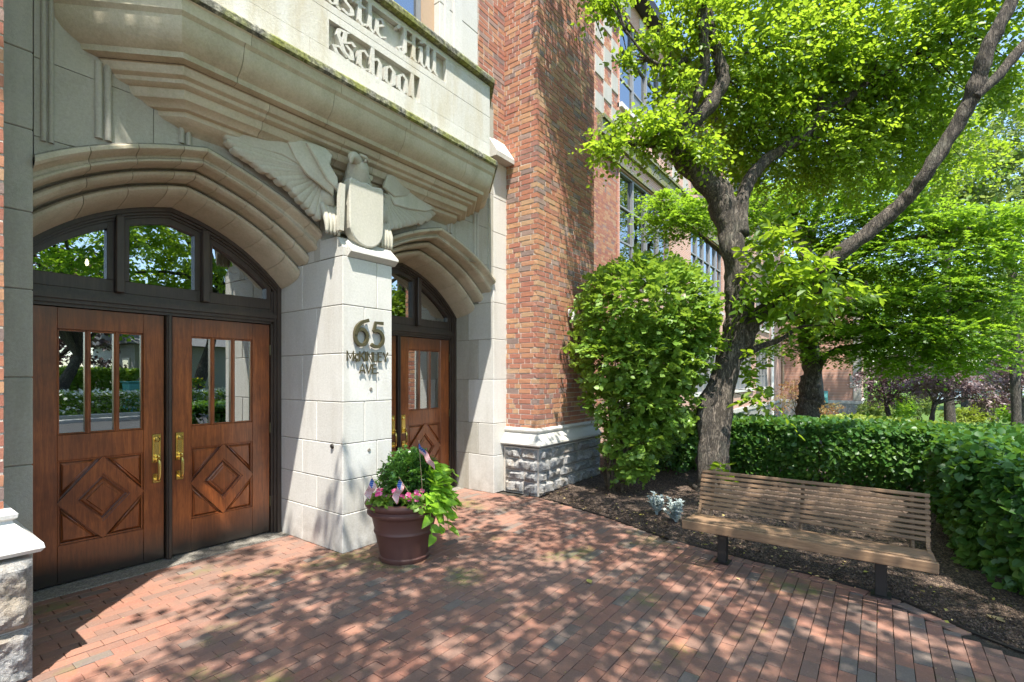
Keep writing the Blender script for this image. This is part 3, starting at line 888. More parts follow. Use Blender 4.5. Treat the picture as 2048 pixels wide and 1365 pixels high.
def pen_letter(strokes, x0, z0, s, sx, y0, dep, nib=.16):
    mm = MB(); ang = math.radians(38); nx_, nz_ = nib * math.cos(ang), nib * math.sin(ang) * .8
    k = 0
    for st in strokes:
        for (ax, az), (bx, bz) in zip(st, st[1:]):
            c = [(ax - nx_ / 2, az - nz_ / 2), (ax + nx_ / 2, az + nz_ / 2), (bx + nx_ / 2, bz + nz_ / 2), (bx - nx_ / 2, bz - nz_ / 2)]
            # thin body so that a stroke along the nib keeps some weight
            pts = [(q[0], q[1]) for q in c] + [(q[0] + dx_, q[1] + dz_) for q in c for dx_, dz_ in ((.03, -.03), (-.03, .03))]
            hull = sorted(set(pts))
            def half(ps):
                h = []
                for p in ps:
                    while len(h) >= 2 and (h[-1][0] - h[-2][0]) * (p[1] - h[-2][1]) - (h[-1][1] - h[-2][1]) * (p[0] - h[-2][0]) <= 0: h.pop()
                    h.append(p)
                return h
            lo = half(hull); up = half(hull[::-1]); H = lo[:-1] + up[:-1]
            mm.prism([(x0 + px_ * s * sx, y0 + dep, z0 + pz_ * s) for px_, pz_ in H], (0, -dep - k * .00035, 0))
            k += 1
    return mm
def inscribe(text, xc, z0, s, sx):
    w = sum(GL[ch][1] if ch != ' ' else .62 for ch in text) * s * sx
    x = xc - w / 2
    for ch in text:
        if ch == ' ': x += .62 * s * sx; continue
        st, adv = GL[ch]
        pen_letter(st, x, z0, s, sx, PY + .002, .053).build('carved_letter', M_PANEL, panel, centre=True)
        x += adv * s * sx
inscribe('Castle Hill', 2.868, 4.635, .163, 1.27)
inscribe('School', 2.87, 4.250, .163, 1.27)
CO = [(PY, 4.925), (3.60, 4.925), (3.575, 4.94), (3.572, 4.985), (3.585, 5.01), (3.74, 5.055), (3.78, 5.055)]
bay_ring(CO, ['l', 1.9, 2.7, 3.45, 'r'], M_MOSS, 'coping_stone', panel)

# --- bay window stage above the parapet
bay = MB()
bay.sweep([(lambda t, z=z: bay_pt(3.76, z, t)) for z in (5.03, 5.06)], ['l', 'L', 'R', 'r'])
b_ = bay.build('bay_stage', M_PIER, school)
for xa, xb in ((3.77, 4.40), (1.36, 1.99)):
    for j, (za, zb) in enumerate(((5.06, 5.55), (5.55, 6.05), (6.05, 6.6), (6.6, 7.3))):
        block(b_, xa, xb, 3.76, 4.3, za, zb, M_PIER)
    mm = MB(); s_ = 1 if xa > 3 else -1
    for xo in (.10, .24, .30):
        xx = xa + xo if s_ > 0 else xb - xo
        mm.box(xx - .03, xx + .03, 3.735, 3.765, 5.06, 7.3)
    mm.build('mullion_fillet', M_PIER, b_)
block(b_, 1.36, 4.40, 3.74, 4.3, 7.3, 8.2, M_PIER)
mm = MB(); mm.sweep([(lambda t, z=z: bay_pt(3.77, z, t)) for z in (5.05, 8.2)], ['l', 'L']); mm.sweep([(lambda t, z=z: bay_pt(3.77, z, t)) for z in (5.05, 8.2)], ['R', 'r'])
mm.box(1.4, 4.3, 4.08, 4.12, 5.05, 8.2)
mm.build('cheek_wall', M_PIER, b_)
w_ = MB(); w_.box(1.99, 3.77, 3.86, 3.93, 5.03, 5.06); win = w_.build('window', M_TANFRAME, school)
for xa, xb in ((3.60, 3.77), (1.99, 2.16)):
    w_ = MB(); w_.box(xa, xb, 3.84, 3.92, 5.06, 7.3); w_.build('window_post', M_TANFRAME, win)
for xa in (2.16, 2.64, 3.12):
    mm = MB(); mm.box(xa, xa + .04, 3.86, 3.92, 5.06, 7.3); mm.box(xa + .44, xa + .48, 3.86, 3.92, 5.06, 7.3); mm.box(xa + .04, xa + .44, 3.86, 3.92, 5.06, 5.12); mm.box(xa + .04, xa + .44, 3.86, 3.92, 6.1, 6.16)
    mm.build('sash', M_GREYMETAL, win)
    mm = MB(); mm.box(xa + .04, xa + .44, 3.895, 3.9, 5.12, 7.3); mm.build('pane', M_WGLASS, win)

# --- carved eagle over the pier
eagle = MB()
E0 = Vector((2.87, 3.95, 2.80))
# body behind the shield: breast, neck, head with hooked beak, legs
eagle.tube([(2.84, 3.97, 2.92), (2.85, 3.93, 3.1), (2.85, 3.93, 3.28), (2.80, 3.86, 3.40), (2.785, 3.82, 3.50)], [.15, .19, .17, .10, .075], 16, 0, sub=4)
eg = eagle.build('carved_eagle', M_CARVE, school, smooth=True)
hd = MB()
hd.tube([(2.80, 3.84, 3.36), (2.79, 3.80, 3.43), (2.775, 3.76, 3.505), (2.765, 3.73, 3.55)], [.11, .105, .094, .06], 14, 0, sub=4)
hd.tube([(2.735, 3.735, 3.535), (2.675, 3.70, 3.54), (2.640, 3.68, 3.515), (2.636, 3.678, 3.46)], [.06, .048, .03, .006], 10, 0, sub=4)
hd.tube([(2.73, 3.685, 3.575), (2.79, 3.67, 3.562), (2.84, 3.70, 3.545)], [.013, .017, .010], 6, 0, sub=3)
hd.tube([(2.775, 3.672, 3.535), (2.79, 3.668, 3.53)], [.016, .013], 8, 0)
hd.build('head', M_CARVE, eg, smooth=True)
ft = MB()      # neck feathers as small overlapping scales
for r_ in range(4):
    for k in range(6):
        x = 2.70 + k * .042 + (r_ % 2) * .02; z = 3.34 + r_ * .036; y = 3.775 - .006 * r_ + .25 * abs(x - 2.80) ** 1.3 + .02
        ft.prism([(x - .022, y, z + .03), (x - .02, y, z), (x, y - .004, z - .022), (x + .02, y, z), (x + .022, y, z + .03)], (0, -.012, 0))
ft.build('neck_feathers', M_CARVE, eg)
sh = MB()      # heater shield
out = []
SX0, SX1, SZT = 2.645, 3.02, 3.36
cx_ = (SX0 + SX1) / 2; hw = (SX1 - SX0) / 2
out = [(SX0, 3.33), (SX0 + .02, 3.36), (cx_ - .06, 3.345), (cx_, 3.36), (cx_ + .06, 3.345), (SX1 - .02, 3.36), (SX1, 3.33), (SX1, 2.98)]
for q in np.linspace(0, math.pi, 13)[1:-1]:
    out.append((cx_ + hw * math.cos(q), 2.97 - .20 * math.sin(q) ** .9))
out.append((SX0, 2.98))
sh.prism([(x, 3.80, z) for x, z in out], (0, -.085, 0), inset=.012)
sh.build('shield', M_CARVE, eg)
for xa in (2.47, 3.06):
    lg = MB()
    for k in range(4):
        lg.tube([(xa + k * .036, 3.86, 3.10), (xa + .006 + k * .036, 3.80, 2.95), (xa + k * .038, 3.785, 2.83)], [.03, .028, .012], 7, 0, sub=3)
    lg.tube([(xa + .05, 3.92, 3.26), (xa + .05, 3.87, 3.08)], [.09, .07], 10, 0)
    lg.build('feathered_leg', M_CARVE, eg, smooth=True)
eg.location += Vector((.02, .06, -.03))
m2 = MB()
m2.prism([(2.585, 3.79, z_) for z_ in ()] or [(2.56, 3.81, 2.83), (2.60, 3.81, 2.83), (2.615, 3.81, 3.24), (2.565, 3.81, 3.24)], (0, -.05, 0)); m2.build('arrow_sheaf', M_CARVE, eg)
# wings: overlapping flight feathers fanned from the shoulder, tips measured along the scalloped edge
def wing(tipsuv, shoulder, coverts, yt, yr, nm):
    w = MB()
    sx_, sz_ = shoulder
    T = []
    for k, (u, v) in enumerate(tipsuv):
        y = yr + (yt - yr) * (k / (len(tipsuv) - 1)) ** .8
        p = onY(u, v, y); T.append(p)
    S = Vector((sx_, yr, sz_))
    n = len(T)
    for k, p in enumerate(T):
        a = T[min(k + 1, n - 1)]; b = T[max(k - 1, 0)]
        wd = max((a - b).length * .34, .045)
        d = (p - S); d.y = 0; L = d.length; d.normalize(); pr = Vector((d.z, 0, -d.x))
        y0 = S.y + .02; y1 = p.y
        pts = []
        segs = 9
        def F(t, s_, lift):
            c = S + (p - S) * t
            ww = wd * (.30 + .70 * t) if t < .9 else wd * (1 - ((t - .9) / .1) ** 2 * .75)
            return Vector((c.x + pr.x * s_ * ww, c.y - lift - .0022 * k, c.z + pr.z * s_ * ww))
        ts = [0, .3, .6, .8, .9, .95, .985, 1.0]
        vs = []; fs = []
        for t in ts:
            vs += [F(t, -1, -.05), F(t, -1, .008), F(t, -.5, .018), F(t, 0, .022), F(t, .6, .014), F(t, 1, 0), F(t, 1, -.05)]
        for i in range(len(ts) - 1):
            for q in range(6):
                a_ = i * 7 + q; fs.append((a_, a_ + 1, a_ + 8, a_ + 7))
        fs.append(tuple((len(ts) - 1) * 7 + q for q in range(7)))
        w.add(vs, fs)
    wo = w.build('wing', M_CARVE, eg, smooth=True, angle=50)
    # covert layers: broad smooth shoulder shapes with scalloped lower edges
    for poly, lift in coverts:
        c = MB(); P3 = []
        for u, v in poly:
            t = min(1, max(0, (sx_ - onY(u, v, (yt + yr) / 2).x) / (sx_ - T[-1].x)))
            y = yr + (yt - yr) * t - lift
            P3.append(onY(u, v, y))
        c.prism(P3, (0, -.022, 0), inset=.012); c.build('covert_feathers', M_CARVE, eg, smooth=True, angle=35)
    return wo
wing([(648, 435), (637, 441), (623, 430), (611, 417), (597, 404), (583, 388), (568, 372), (550, 360), (532, 343), (512, 334), (498, 322), (478, 309), (461, 299), (449, 284), (442, 272), (440, 252)],
     (2.50, 3.32), [
      ([(444, 250), (470, 264), (520, 272), (560, 277), (610, 284), (648, 298), (661, 312), (659, 328), (640, 345), (600, 333), (560, 312), (500, 295), (462, 284)], .030),
      ([(570, 279), (610, 285), (648, 298), (661, 312), (657, 330), (668, 352), (664, 392), (640, 372), (612, 350), (590, 320)], .048),
      ([(610, 287), (648, 299), (661, 313), (656, 330), (672, 358), (674, 384), (652, 362), (630, 322)], .066)],
     4.085, 3.92, 'left')
wing([(782, 460), (792, 459), (800, 457), (808, 453), (818, 450), (828, 447), (836, 443), (848, 441), (860, 435), (868, 428), (873, 420)],
     (3.14, 3.33), [([(765, 372), (772, 350), (788, 348), (806, 357), (832, 382), (858, 405), (872, 417), (850, 424), (815, 420), (785, 410)], .03),
                    ([(764, 376), (772, 352), (788, 349), (804, 358), (822, 376), (812, 392), (786, 395)], .05)],
     4.085, 3.92, 'right')

# --- raised bronze address
addr = MB(); addr.box(2.86, 2.88, 3.775, 3.779, 1.7, 1.9)
addr = empty('address_lettering', (2.87, 3.779, 1.8), parent=None)
addr.parent = school; addr.location = Vector((2.87, 3.779, 1.8)) - school.location
def ribbon(strokes, x0, z0, s, w, dep=.016, y=3.768):
    mm = MB(); k = 0
    for st in strokes:
        P = [Vector((x0 + a * s, 0, z0 + b * s)) for a, b in st]
        Lf, Rt = [], []
        for i, p in enumerate(P):
            t = (P[min(i + 1, len(P) - 1)] - P[max(i - 1, 0)]).normalized(); nrm = Vector((-t.z, 0, t.x))
            Lf.append(p + nrm * w / 2); Rt.append(p - nrm * w / 2)
        for i in range(len(P) - 1):
            k += 1
        vs = []
        yf = y - dep - .0004 * k
        for i in range(len(P)):
            vs += [(Lf[i].x, y, Lf[i].z), (Lf[i].x, yf, Lf[i].z), (Rt[i].x, yf, Rt[i].z), (Rt[i].x, y, Rt[i].z)]
        fs = [(0, 1, 2, 3), tuple(4 * (len(P) - 1) + q for q in (3, 2, 1, 0))]
        for i in range(len(P) - 1):
            for q in range(4):
                a_ = 4 * i + q; b_ = 4 * i + (q + 1) % 4
                fs.append((a_, a_ + 4, b_ + 4, b_))
        mm.add(vs, fs)
    return mm
def arc(cx_, cz_, rx_, rz_, a0, a1, n=18):
    return [(cx_ + rx_ * math.cos(math.radians(a)), cz_ + rz_ * math.sin(math.radians(a))) for a in np.linspace(a0, a1, n)]
six = [arc(.30, .33, .27, .31, 0, 360, 28), [(.62, 1.0)] + arc(.62, .42, .59, .55, 100, 182, 12)]
five = [arc(.24, .34, .32, .32, 218, 470, 22)[::-1][2:], [(.18, .62), (.26, .97)], [(.23, .96), (.62, .96)]]
five = [[(.62, .96), (.25, .96), (.16, .60)] , [(.12, .60)] + arc(.26, .33, .33, .32, 105, -135, 20)]
XA = 2.705
ribbon(six, XA, 1.835, .235, .030).build('letter', M_BRONZE, addr)
ribbon(five, XA + .175, 1.83, .235, .030).build('letter', M_BRONZE, addr)
LT = {'M': [[(0, 0), (0, 1), (.4, .25), (.8, 1), (.8, 0)]], 'c': [arc(.24, .42, .22, .26, 40, 320, 12), [(.06, .02), (.42, .02)]], 'K': [[(0, 0), (0, 1)], [(.62, 1), (.04, .45)], [(.22, .6), (.66, 0)]],
      'I': [[(0, 0), (0, 1)]], 'N': [[(0, 0), (0, 1), (.62, 0), (.62, 1)]], 'L': [[(0, 1), (0, .02), (.5, .02)]], 'E': [[(.52, .97), (0, .97), (0, .03), (.52, .03)], [(0, .52), (.44, .52)]],
      'Y': [[(0, 1), (.33, .45), (.66, 1)], [(.33, .47), (.33, 0)]], 'A': [[(0, 0), (.36, 1), (.72, 0)], [(.14, .3), (.58, .3)]], 'V': [[(0, 1), (.35, 0), (.7, 1)]], '.': [[(0, 0), (0, .16)]]}
ADV = {'M': 1.02, 'c': .62, 'K': .82, 'I': .22, 'N': .84, 'L': .66, 'E': .74, 'Y': .8, 'A': .84, 'V': .86, '.': .2}
for text, xa, xb, zb, h in (('McKINLEY', 2.635, 3.095, 1.695, .088), ('AVE.', 2.765, 2.985, 1.585, .085)):
    tot = sum(ADV[c] for c in text); sc = (xb - xa) / tot; x = xa
    for ch in text:
        st = [[(a, b * h / sc) for a, b in q] for q in LT[ch]]
        ribbon(st, x, zb, sc, .0118, dep=.008).build('letter', M_BRONZE, addr); x += ADV[ch] * sc
m = MB(); m.lathe([(0, .014), (.016, .014), (.022, .006), (.022, 0)], (0, 0, 0), 16)
m.v = [(2.598 - z, 3.93 + x * 1.0, .955 - .02 + y) for x, y, z in m.v]; m.build('wall_plug', M_DIRON, school)
m = MB()
for zz_, xx_ in ((.88, 2.88), (1.44, 2.90)):
    m2 = [(0, .006), (.014, .006), (.018, 0)]
    k0 = len(m.v); m.lathe(m2, (0, 0, 0), 12); m.v[k0:] = [(xx_ + x, 3.779 - z, zz_ + y) for x, y, z in m.v[k0:]]
m.build('patch_plug', M_SJOINT, school)

# --- doors
def door(x0, x1, mirror):
    """leaf between x0 and x1, z 0.02..2.07; parts: panes, panels, handle"""
    W = x1 - x0
    def X(t): return x0 + t if not mirror else x1 - t
    Y0 = DYP - .03
    stl = .165 if True else .13
    gx0, gx1 = .165, W - .165
    gx0 = .165; gx1 = W - .145
    d = MB()
    def bx(a, b, y0, y1, z0, z1, c=.003):
        p, q = sorted((X(a), X(b))); d.cbox(p, q, y0, y1, z0, z1, c)
    bx(0, gx0, Y0, Y0 + .05, .02, 2.07); bx(gx1, W, Y0, Y0 + .05, .02, 2.07)
    bx(gx0, gx1, Y0 + .001, Y0 + .05, 1.91, 2.07); bx(gx0, gx1, Y0 + .001, Y0 + .05, .93, 1.12); bx(gx0, gx1, Y0 + .001, Y0 + .05, .02, .30)
    d.box(min(X(gx0), X(gx1)), max(X(gx0), X(gx1)), Y0 + .036, Y0 + .048, .29, .94)
    # glazing bars and rebate mouldings
    n = 3; gw = (gx1 - gx0)
    for k in (1, 2):
        c = gx0 + gw * k / 3
        bx(c - .018, c + .018, Y0 + .006, Y0 + .045, 1.12, 1.91); bx(c - .009, c + .009, Y0 - .002, Y0 + .006, 1.12, 1.91)
    def ring(a0, a1, z0, z1, w, y0, y1):
        bx(a0, a0 + w, y0, y1, z0, z1); bx(a1 - w, a1, y0, y1, z0, z1); bx(a0 + w, a1 - w, y0, y1, z1 - w, z1); bx(a0 + w, a1 - w, y0, y1, z0, z0 + w)
    ring(gx0 + .001, gx1 - .001, 1.121, 1.909, .012, Y0 + .012, Y0 + .03)
    ring(gx0 + .001, gx1 - .001, .301, .929, .014, Y0 + .010, Y0 + .03)
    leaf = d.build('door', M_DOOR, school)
    # panes
    for k in range(3):
        a, b = gx0 + gw * k / 3, gx0 + gw * (k + 1) / 3
        p = MB(); q0, q1 = sorted((X(a + .014), X(b - .014)))
        p.add([(q0, Y0 + .03, 1.125), (q1, Y0 + .03, 1.125), (q1, Y0 + .03, 1.905), (q0, Y0 + .03, 1.905), (q0, Y0 + .034, 1.125), (q1, Y0 + .034, 1.125), (q1, Y0 + .034, 1.905), (q0, Y0 + .034, 1.905)],
              [(0, 1, 2, 3), (7, 6, 5, 4), (4, 5, 1, 0), (3, 2, 6, 7), (1, 5, 6, 2), (4, 0, 3, 7)])
        p.build('pane', M_GLASS, leaf)
    # diamond frame
    ca = (gx0 + gx1) / 2; cz = .615; ha = (gx1 - gx0) / 2; hz = .315
    def dia(fa, fz, yb, yf, ins=0, name='panel', mat=M_DOOR, hole=None):
        mm = MB()
        O = [(X(ca), cz + fz), (X(ca + fa), cz), (X(ca), cz - fz), (X(ca - fa), cz)]
        if hole is None:
            mm.prism([(a, yb, b) for a, b in O], (0, yf - yb, 0), inset=ins)
        else:
            I = [(X(ca), cz + hole[1]), (X(ca + hole[0]), cz), (X(ca), cz - hole[1]), (X(ca - hole[0]), cz)]
            for k in range(4):
                j = (k + 1) % 4
                quad = [O[k], O[j], I[j], I[k]]
                if mirror: quad = quad[::-1]
                mm.prism([(a, yb - .0003 * k, b) for a, b in quad], (0, yf - yb, 0), tint=k * .2)
        return mm.build(name, mat, leaf)
    dia(ha + .004, hz + .004, Y0 + .037, Y0 - .002, name='diamond_band', hole=(.175, .19))
    dia(.178, .193, Y0 + .037, Y0 + .010, name='diamond_bead', hole=(.155, .169))
    dia(.136, .148, Y0 + .037, Y0 + .016, ins=.014, name='diamond_panel')
    dia(.104, .114, Y0 + .018, Y0 + .002, ins=.008, name='diamond_field')
    for sa in (-1, 1):
        for sz in (-1, 1):
            A = (X(ca + sa * (ha - .022)), cz + sz * (hz - .022))
            k_ = .245
            B = (X(ca + sa * (ha - .022 - k_ * .80)), cz + sz * (hz - .022)); C = (X(ca + sa * (ha - .022)), cz + sz * (hz - .022 - k_ * .88))
            mm = MB(); mm.prism([(a, Y0 + .037, b) for a, b in (A, B, C)], (0, -.02, 0), inset=.02)
            mm.build('corner_panel', M_DOOR, leaf)
            # bead between band and corner
            B2 = Vector((X(ca + sa * .045), Y0 + .022, cz + sz * (hz - .012))); C2 = Vector((X(ca + sa * (ha - .012)), Y0 + .022, cz + sz * .045))
            mm = MB(); mm.tube([B2, C2], [.009, .009], 8); mm.build('bead', M_DOOR, leaf, smooth=True)
    # brass pull with escutcheon
    hx = W - .055
    h = MB()
    a, b = sorted((X(hx - .033), X(hx + .033))); yb = Y0 - .001
    h.cbox(a, b, yb - .008, yb, .835, 1.075, .004); h.cbox(a + .012, b - .012, yb - .012, yb - .008, .87, 1.062, .003)
    h.cbox(a + .004, b - .004, yb - .010, yb, .665, .745, .004)
    cx2 = (a + b) / 2
    k0 = len(h.v); h.lathe([(0, .02), (.012, .02), (.021, .012), (.022, 0)], (0, 0, 0), 18); h.v[k0:] = [(cx2 + x, yb - .011 - z, 1.03 + y) for x, y, z in h.v[k0:]]
    h.tube([(cx2, yb - .008, .865), (cx2, yb - .045, .862), (cx2, yb - .062, .84), (cx2, yb - .064, .78), (cx2, yb - .06, .72), (cx2, yb - .045, .698), (cx2, yb - .006, .696)], [.011, .013, .014, .013, .013, .012, .010], 10, 0, sub=4)
    h.tube([(cx2, yb - .01, .885), (cx2, yb - .05, .893), (cx2, yb - .06, .886)], [.009, .012, .004], 8, 0, sub=3)
    h.build('handle', M_BRASS, leaf, smooth=True, angle=35)
    # hinges on the outer edge
    hg = MB()
    for z in (.32, 1.05, 1.82):
        xq = X(-.004); hg.tube([(xq, Y0 - .006, z - .05), (xq, Y0 - .006, z + .05)], [.008, .008], 8)
    hg.build('hinge', M_BRONZE, leaf)
    return leaf
for xa, xb in ((JL, PLX), (PRX, JR)):
    mid = (xa + xb) / 2
    fr = MB()
    # jamb posts stepped, head rail, mid post
    for s_, xe in ((1, xa), (-1, xb)):
        for w0, w1, y0 in ((0, .038, 4.80), (.038, .060, 4.825), (.060, .078, 4.85)):
            p, q = sorted((xe + s_ * w0, xe + s_ * w1)); fr.box(p, q, y0, 4.97, 0.006, 2.50 if w0 < .03 else 2.40)
    for z0, z1, y0 in ((2.075, 2.10, 4.85), (2.10, 2.13, 4.83), (2.13, 2.165, 4.81), (2.165, 2.19, 4.835), (2.19, 2.22, 4.86)):
        fr.box(xa + .04, xb - .04, y0, 4.965, z0, z1)
    fr.cbox(mid - .022, mid + .022, 4.835, 4.96, .01, 2.075, .006); fr.cbox(mid - .010, mid + .010, 4.822, 4.836, .01, 2.075, .003)
    f_o = fr.build('door_frame', M_FRAME, school)
    door(xa + .085, mid - .03, False); door(mid + .03, xb - .085, True)
    # fanlight: arched head, two mullions, three lights
    tw = MB(); hw = (xb - xa) / 2
    def zin(x): return zi(x - mid)
    for w0, w1, y0 in ((.0, .035, 4.795), (.035, .055, 4.82), (.055, .075, 4.845)):
        tw.sweep([(lambda t, a=a, y=y: Vector((t, y, zin(t) - a))) for a, y in ((w0, y0), (w1, y0), (w1, 4.97), (w0, 4.97))], list(np.linspace(xa + .002, xb - .002, 27)), closed_prof=True)
    mx = []
    for c in (mid - .345, mid + .275) if xa < 1 else (mid - .31, mid + .31):
        tw.cbox(c - .028, c + .028, 4.80, 4.96, 2.22, zin(c) - .05, .005); mx.append(c)
    t_o = tw.build('fanlight_frame', M_FRAME, school)
    edges = [xa + .075, mx[0] - .028, mx[0] + .028, mx[1] - .028, mx[1] + .028, xb - .075]
    for k in range(3):
        a, b = edges[2 * k], edges[2 * k + 1]
        lo = 2.22
        # sash frame: bottom rail, stiles, arched top
        s1 = MB(); st = .045
        top = lambda x: zin(x) - .075
        s1.cbox(a, b, 4.86, 4.94, lo, lo + .10, .004)
        def clip(x): return max(top(x), lo + .12)
        if top(a) > lo + .14: s1.cbox(a, a + st, 4.861, 4.94, lo + .10, top(a + st * .5), .003)
        if top(b) > lo + .14: s1.cbox(b - st, b, 4.861, 4.94, lo + .10, top(b - st * .5), .003)
        xs_ = [x for x in np.linspace(a, b, 15)]
        s1.sweep([(lambda t, q=q, y=y: Vector((t, y, max(top(t) - q, lo + .101 - q * .0)))) for q, y in ((0, 4.862), (.05, 4.862), (.05, 4.94), (0, 4.94))], xs_, closed_prof=True)
        so = s1.build('sash', M_FRAME, t_o)
        P = [(x, max(top(x) - .03, lo + .1)) for x in xs_]
        pts = [(a, lo + .09), (b, lo + .09)] + P[::-1]
        g_ = MB(); g_.prism([(x, 4.905, z) for x, z in pts], (0, -.004, 0)); g_.build('pane', M_GLASS, so)
# vestibule behind the glass
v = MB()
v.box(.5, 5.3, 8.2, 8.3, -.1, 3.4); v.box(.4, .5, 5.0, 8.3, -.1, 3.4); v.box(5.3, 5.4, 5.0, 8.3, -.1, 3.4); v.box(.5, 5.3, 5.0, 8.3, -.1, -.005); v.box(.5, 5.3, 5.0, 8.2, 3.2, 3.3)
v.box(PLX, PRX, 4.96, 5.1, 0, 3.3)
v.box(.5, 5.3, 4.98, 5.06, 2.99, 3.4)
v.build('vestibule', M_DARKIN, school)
lamp = MB(); lamp.lathe([(0, -.03), (.008, -.026), (.014, -.01), (.012, .01), (.005, .03), (0, .036)], (1.27, 5.6, 2.56), 14)
tl = NT('lit_bulb'); e = tl.n('Emission', Color=(1, .82, .5, 1), Strength=6.0); tl.t.links.new(e.outputs[0], tl.out.inputs[0])
lp = empty('pendant_lamp', (1.27, 5.6, 2.6), 'small lit pendant bulb seen through the left fanlight of the door', 'lamp')
lb = lamp.build('bulb', tl.m, lp)
rd = MB(); rd.tube([(1.27, 5.6, 2.63), (1.27, 5.6, 3.2)], [.006, .006], 6); rd.tube([(1.27, 5.6, 2.59), (1.27, 5.6, 2.66)], [.014, .012], 10); rd.build('rod', M_DIRON, lp)

# --- brickwork
CH = .0683
bricks = []     # (x0,x1,y0,y1,z0,z1)
def course_line(a, b, row, seed):
    r = random.Random(seed * 977 + row)
    out = []; x = a; hdr = (row % 2 == 0)
    x += 0
    first = True
    while x < b - .01:
        L = .096 if (r.random() < (.62 if hdr else .18)) else .201
        if first: L = .096 if row % 2 else .201; first = False
        x1 = min(x + L, b)
        if b - x1 < .05: x1 = b
        out.append((x, x1)); x = x1
    return out
Jt = .0118
def jit(): return random.uniform(-.0025, .0025)
row = 0
z = .855
while z < 8.3:
    z1 = z + CH - Jt
    fr_first = row % 2 == 0
    # buttress side (faces -X)
    for a, b in course_line(BYF + (.058 if fr_first else .0), 4.13 + .05, row, 1):
        bricks.append((BX - .002 + jit(), BX + .055, a + (Jt if a > BYF + .07 else 0), b, z + jit() * .5, z1 + jit() * .5))
    for a, b in course_line(BX if fr_first else BX + .058, 7.04, row, 2):
        bricks.append((a + (Jt if a > BX + .08 else 0), b, BYF - .002 + jit(), BYF + .055, z + jit() * .5, z1 + jit() * .5))
    if z > 4.46:
        for a, b in course_line(4.38, BX - .005, row, 3):
            bricks.append((a + Jt, b, 4.158 + jit(), 4.21, z, z1))
    for a, b in course_line(-.30, .487, row, 4):
        bricks.append((a + Jt, b, BYF - .002 + jit(), BYF + .055, z, z1))
    z += CH; row += 1
bm_ = MB()
bm_.box(BX + .0034, 7.03, BYF + .0034, 6.0, .8, 8.4)
but = bm_.build('brickwork', M_MORTAR, school)
bm_ = MB(); bm_.box(4.38, BX + .001, 4.1615, 4.4, 4.4, 8.4); bm_.build('backing_wall', M_MORTAR, but)
bm_ = MB(); bm_.box(-.9, .4855, BYF + .0015, 5.2, .8, 8.4); bm_.build('backing_wall', M_MORTAR, but)
def bscore(b):
    x, y, z_ = (b[0] + b[1]) / 2, (b[2] + b[3]) / 2, (b[4] + b[5]) / 2
    d = x * DX + y * DY; s = x * RX + y * RY
    if d < .5: return 1e3
    u = 1024 + FOC * s / d; v_ = 755 - FOC * (z_ - EYE) / d
    L = max(b[1] - b[0] if b[3] - b[2] < .06 else 0, b[3] - b[2] if b[1] - b[0] < .06 else 0)
    if not (10 < u < 1190 and v_ > 5): return 1e3
    if u > 1140 and v_ > 520: return 1e3
    return d / (L + .1)
bricks.sort(key=bscore)
bases = []
for q in range(5):
    mm = MB(); mm.cbox(-.5, .5, -.5, .5, -.5, .5, .035)
    mm.v = [(a + random.uniform(-.02, .02), b + random.uniform(-.02, .02), c + random.uniform(-.035, .035)) for a, b, c in mm.v]
    bases.append(mm.mesh('brick', M_BRICK))
bl = world_loc(but)
mm = MB()
for i, (x0, x1, y0, y1, z0, z1) in enumerate(bricks):
    if i < 300:
        o = bpy.data.objects.new('brick', bases[i % 5]); col.objects.link(o); o.parent = but
        o.location = Vector(((x0 + x1) / 2, (y0 + y1) / 2, (z0 + z1) / 2)) - bl; o.scale = (x1 - x0, y1 - y0, z1 - z0)
    else:
        j = lambda: random.uniform(-.0015, .0015)
        k = len(mm.v); mm.box(x0, x1, y0, y1, z0, z1, random.random())
        mm.v[k:] = [(a + j(), b + j(), c + j()) for a, b, c in mm.v[k:]]
mm.build('brick_courses', M_BRICK, but, kind='stuff')

# --- plinth of rock-faced granite with a moulded limestone belt
def rock(parent, o_, ux, uz, nrm, L, H, seed, bulge=.045, res=.028, mat=M_GRAN):
    """pitched rock face: L x H patch at o_, bulging along nrm"""
    o_ = Vector(o_); ux = Vector(ux); uz = Vector(uz); nrm = Vector(nrm)
    nx_ = max(4, int(L / res)); nz_ = max(4, int(H / res))
    mb_ = MB(); 
    for j in range(nz_ + 1):
        for i in range(nx_ + 1):
            a, b = i / nx_, j / nz_
            e = min(1, min(a, 1 - a) * L / .035) * min(1, min(b, 1 - b) * H / .03)
            p = o_ + ux * (a * L) + uz * (b * H)
            q = p * 7 + Vector((seed * 3.1, seed, 0))
            h = .55 + .6 * noise.noise(q) + .35 * noise.noise(q * 2.7) + .22 * abs(noise.noise(q * 6.1)) + .1 * noise.noise(q * 15)
            rg = abs(noise.noise(p * 3.3 + Vector((seed, 9, 1)))) 
            h += .5 * (1 - min(1, rg * 6))
            mb_.v.append(tuple(p + nrm * (e * bulge * max(.05, h)))); mb_.t.append(0.5)
    for j in range(nz_):
        for i in range(nx_):
            a = j * (nx_ + 1) + i
            mb_.f.append((a, a + 1, a + nx_ + 2, a + nx_ + 1)); mb_.mi.append(0)
    return mb_.build('granite_block', mat, parent, smooth=True, angle=28)
pl = MB(); pl.box(BX - .065, 7.12, BYF - .065, 4.12, 0, .62)
plinth = pl.build('plinth', M_MORTAR, school)
pl = MB(); pl.box(-.95, .575, 3.50, 5.1, 0, .62); plinth2 = pl.build('plinth', M_MORTAR, school)
sd = 1
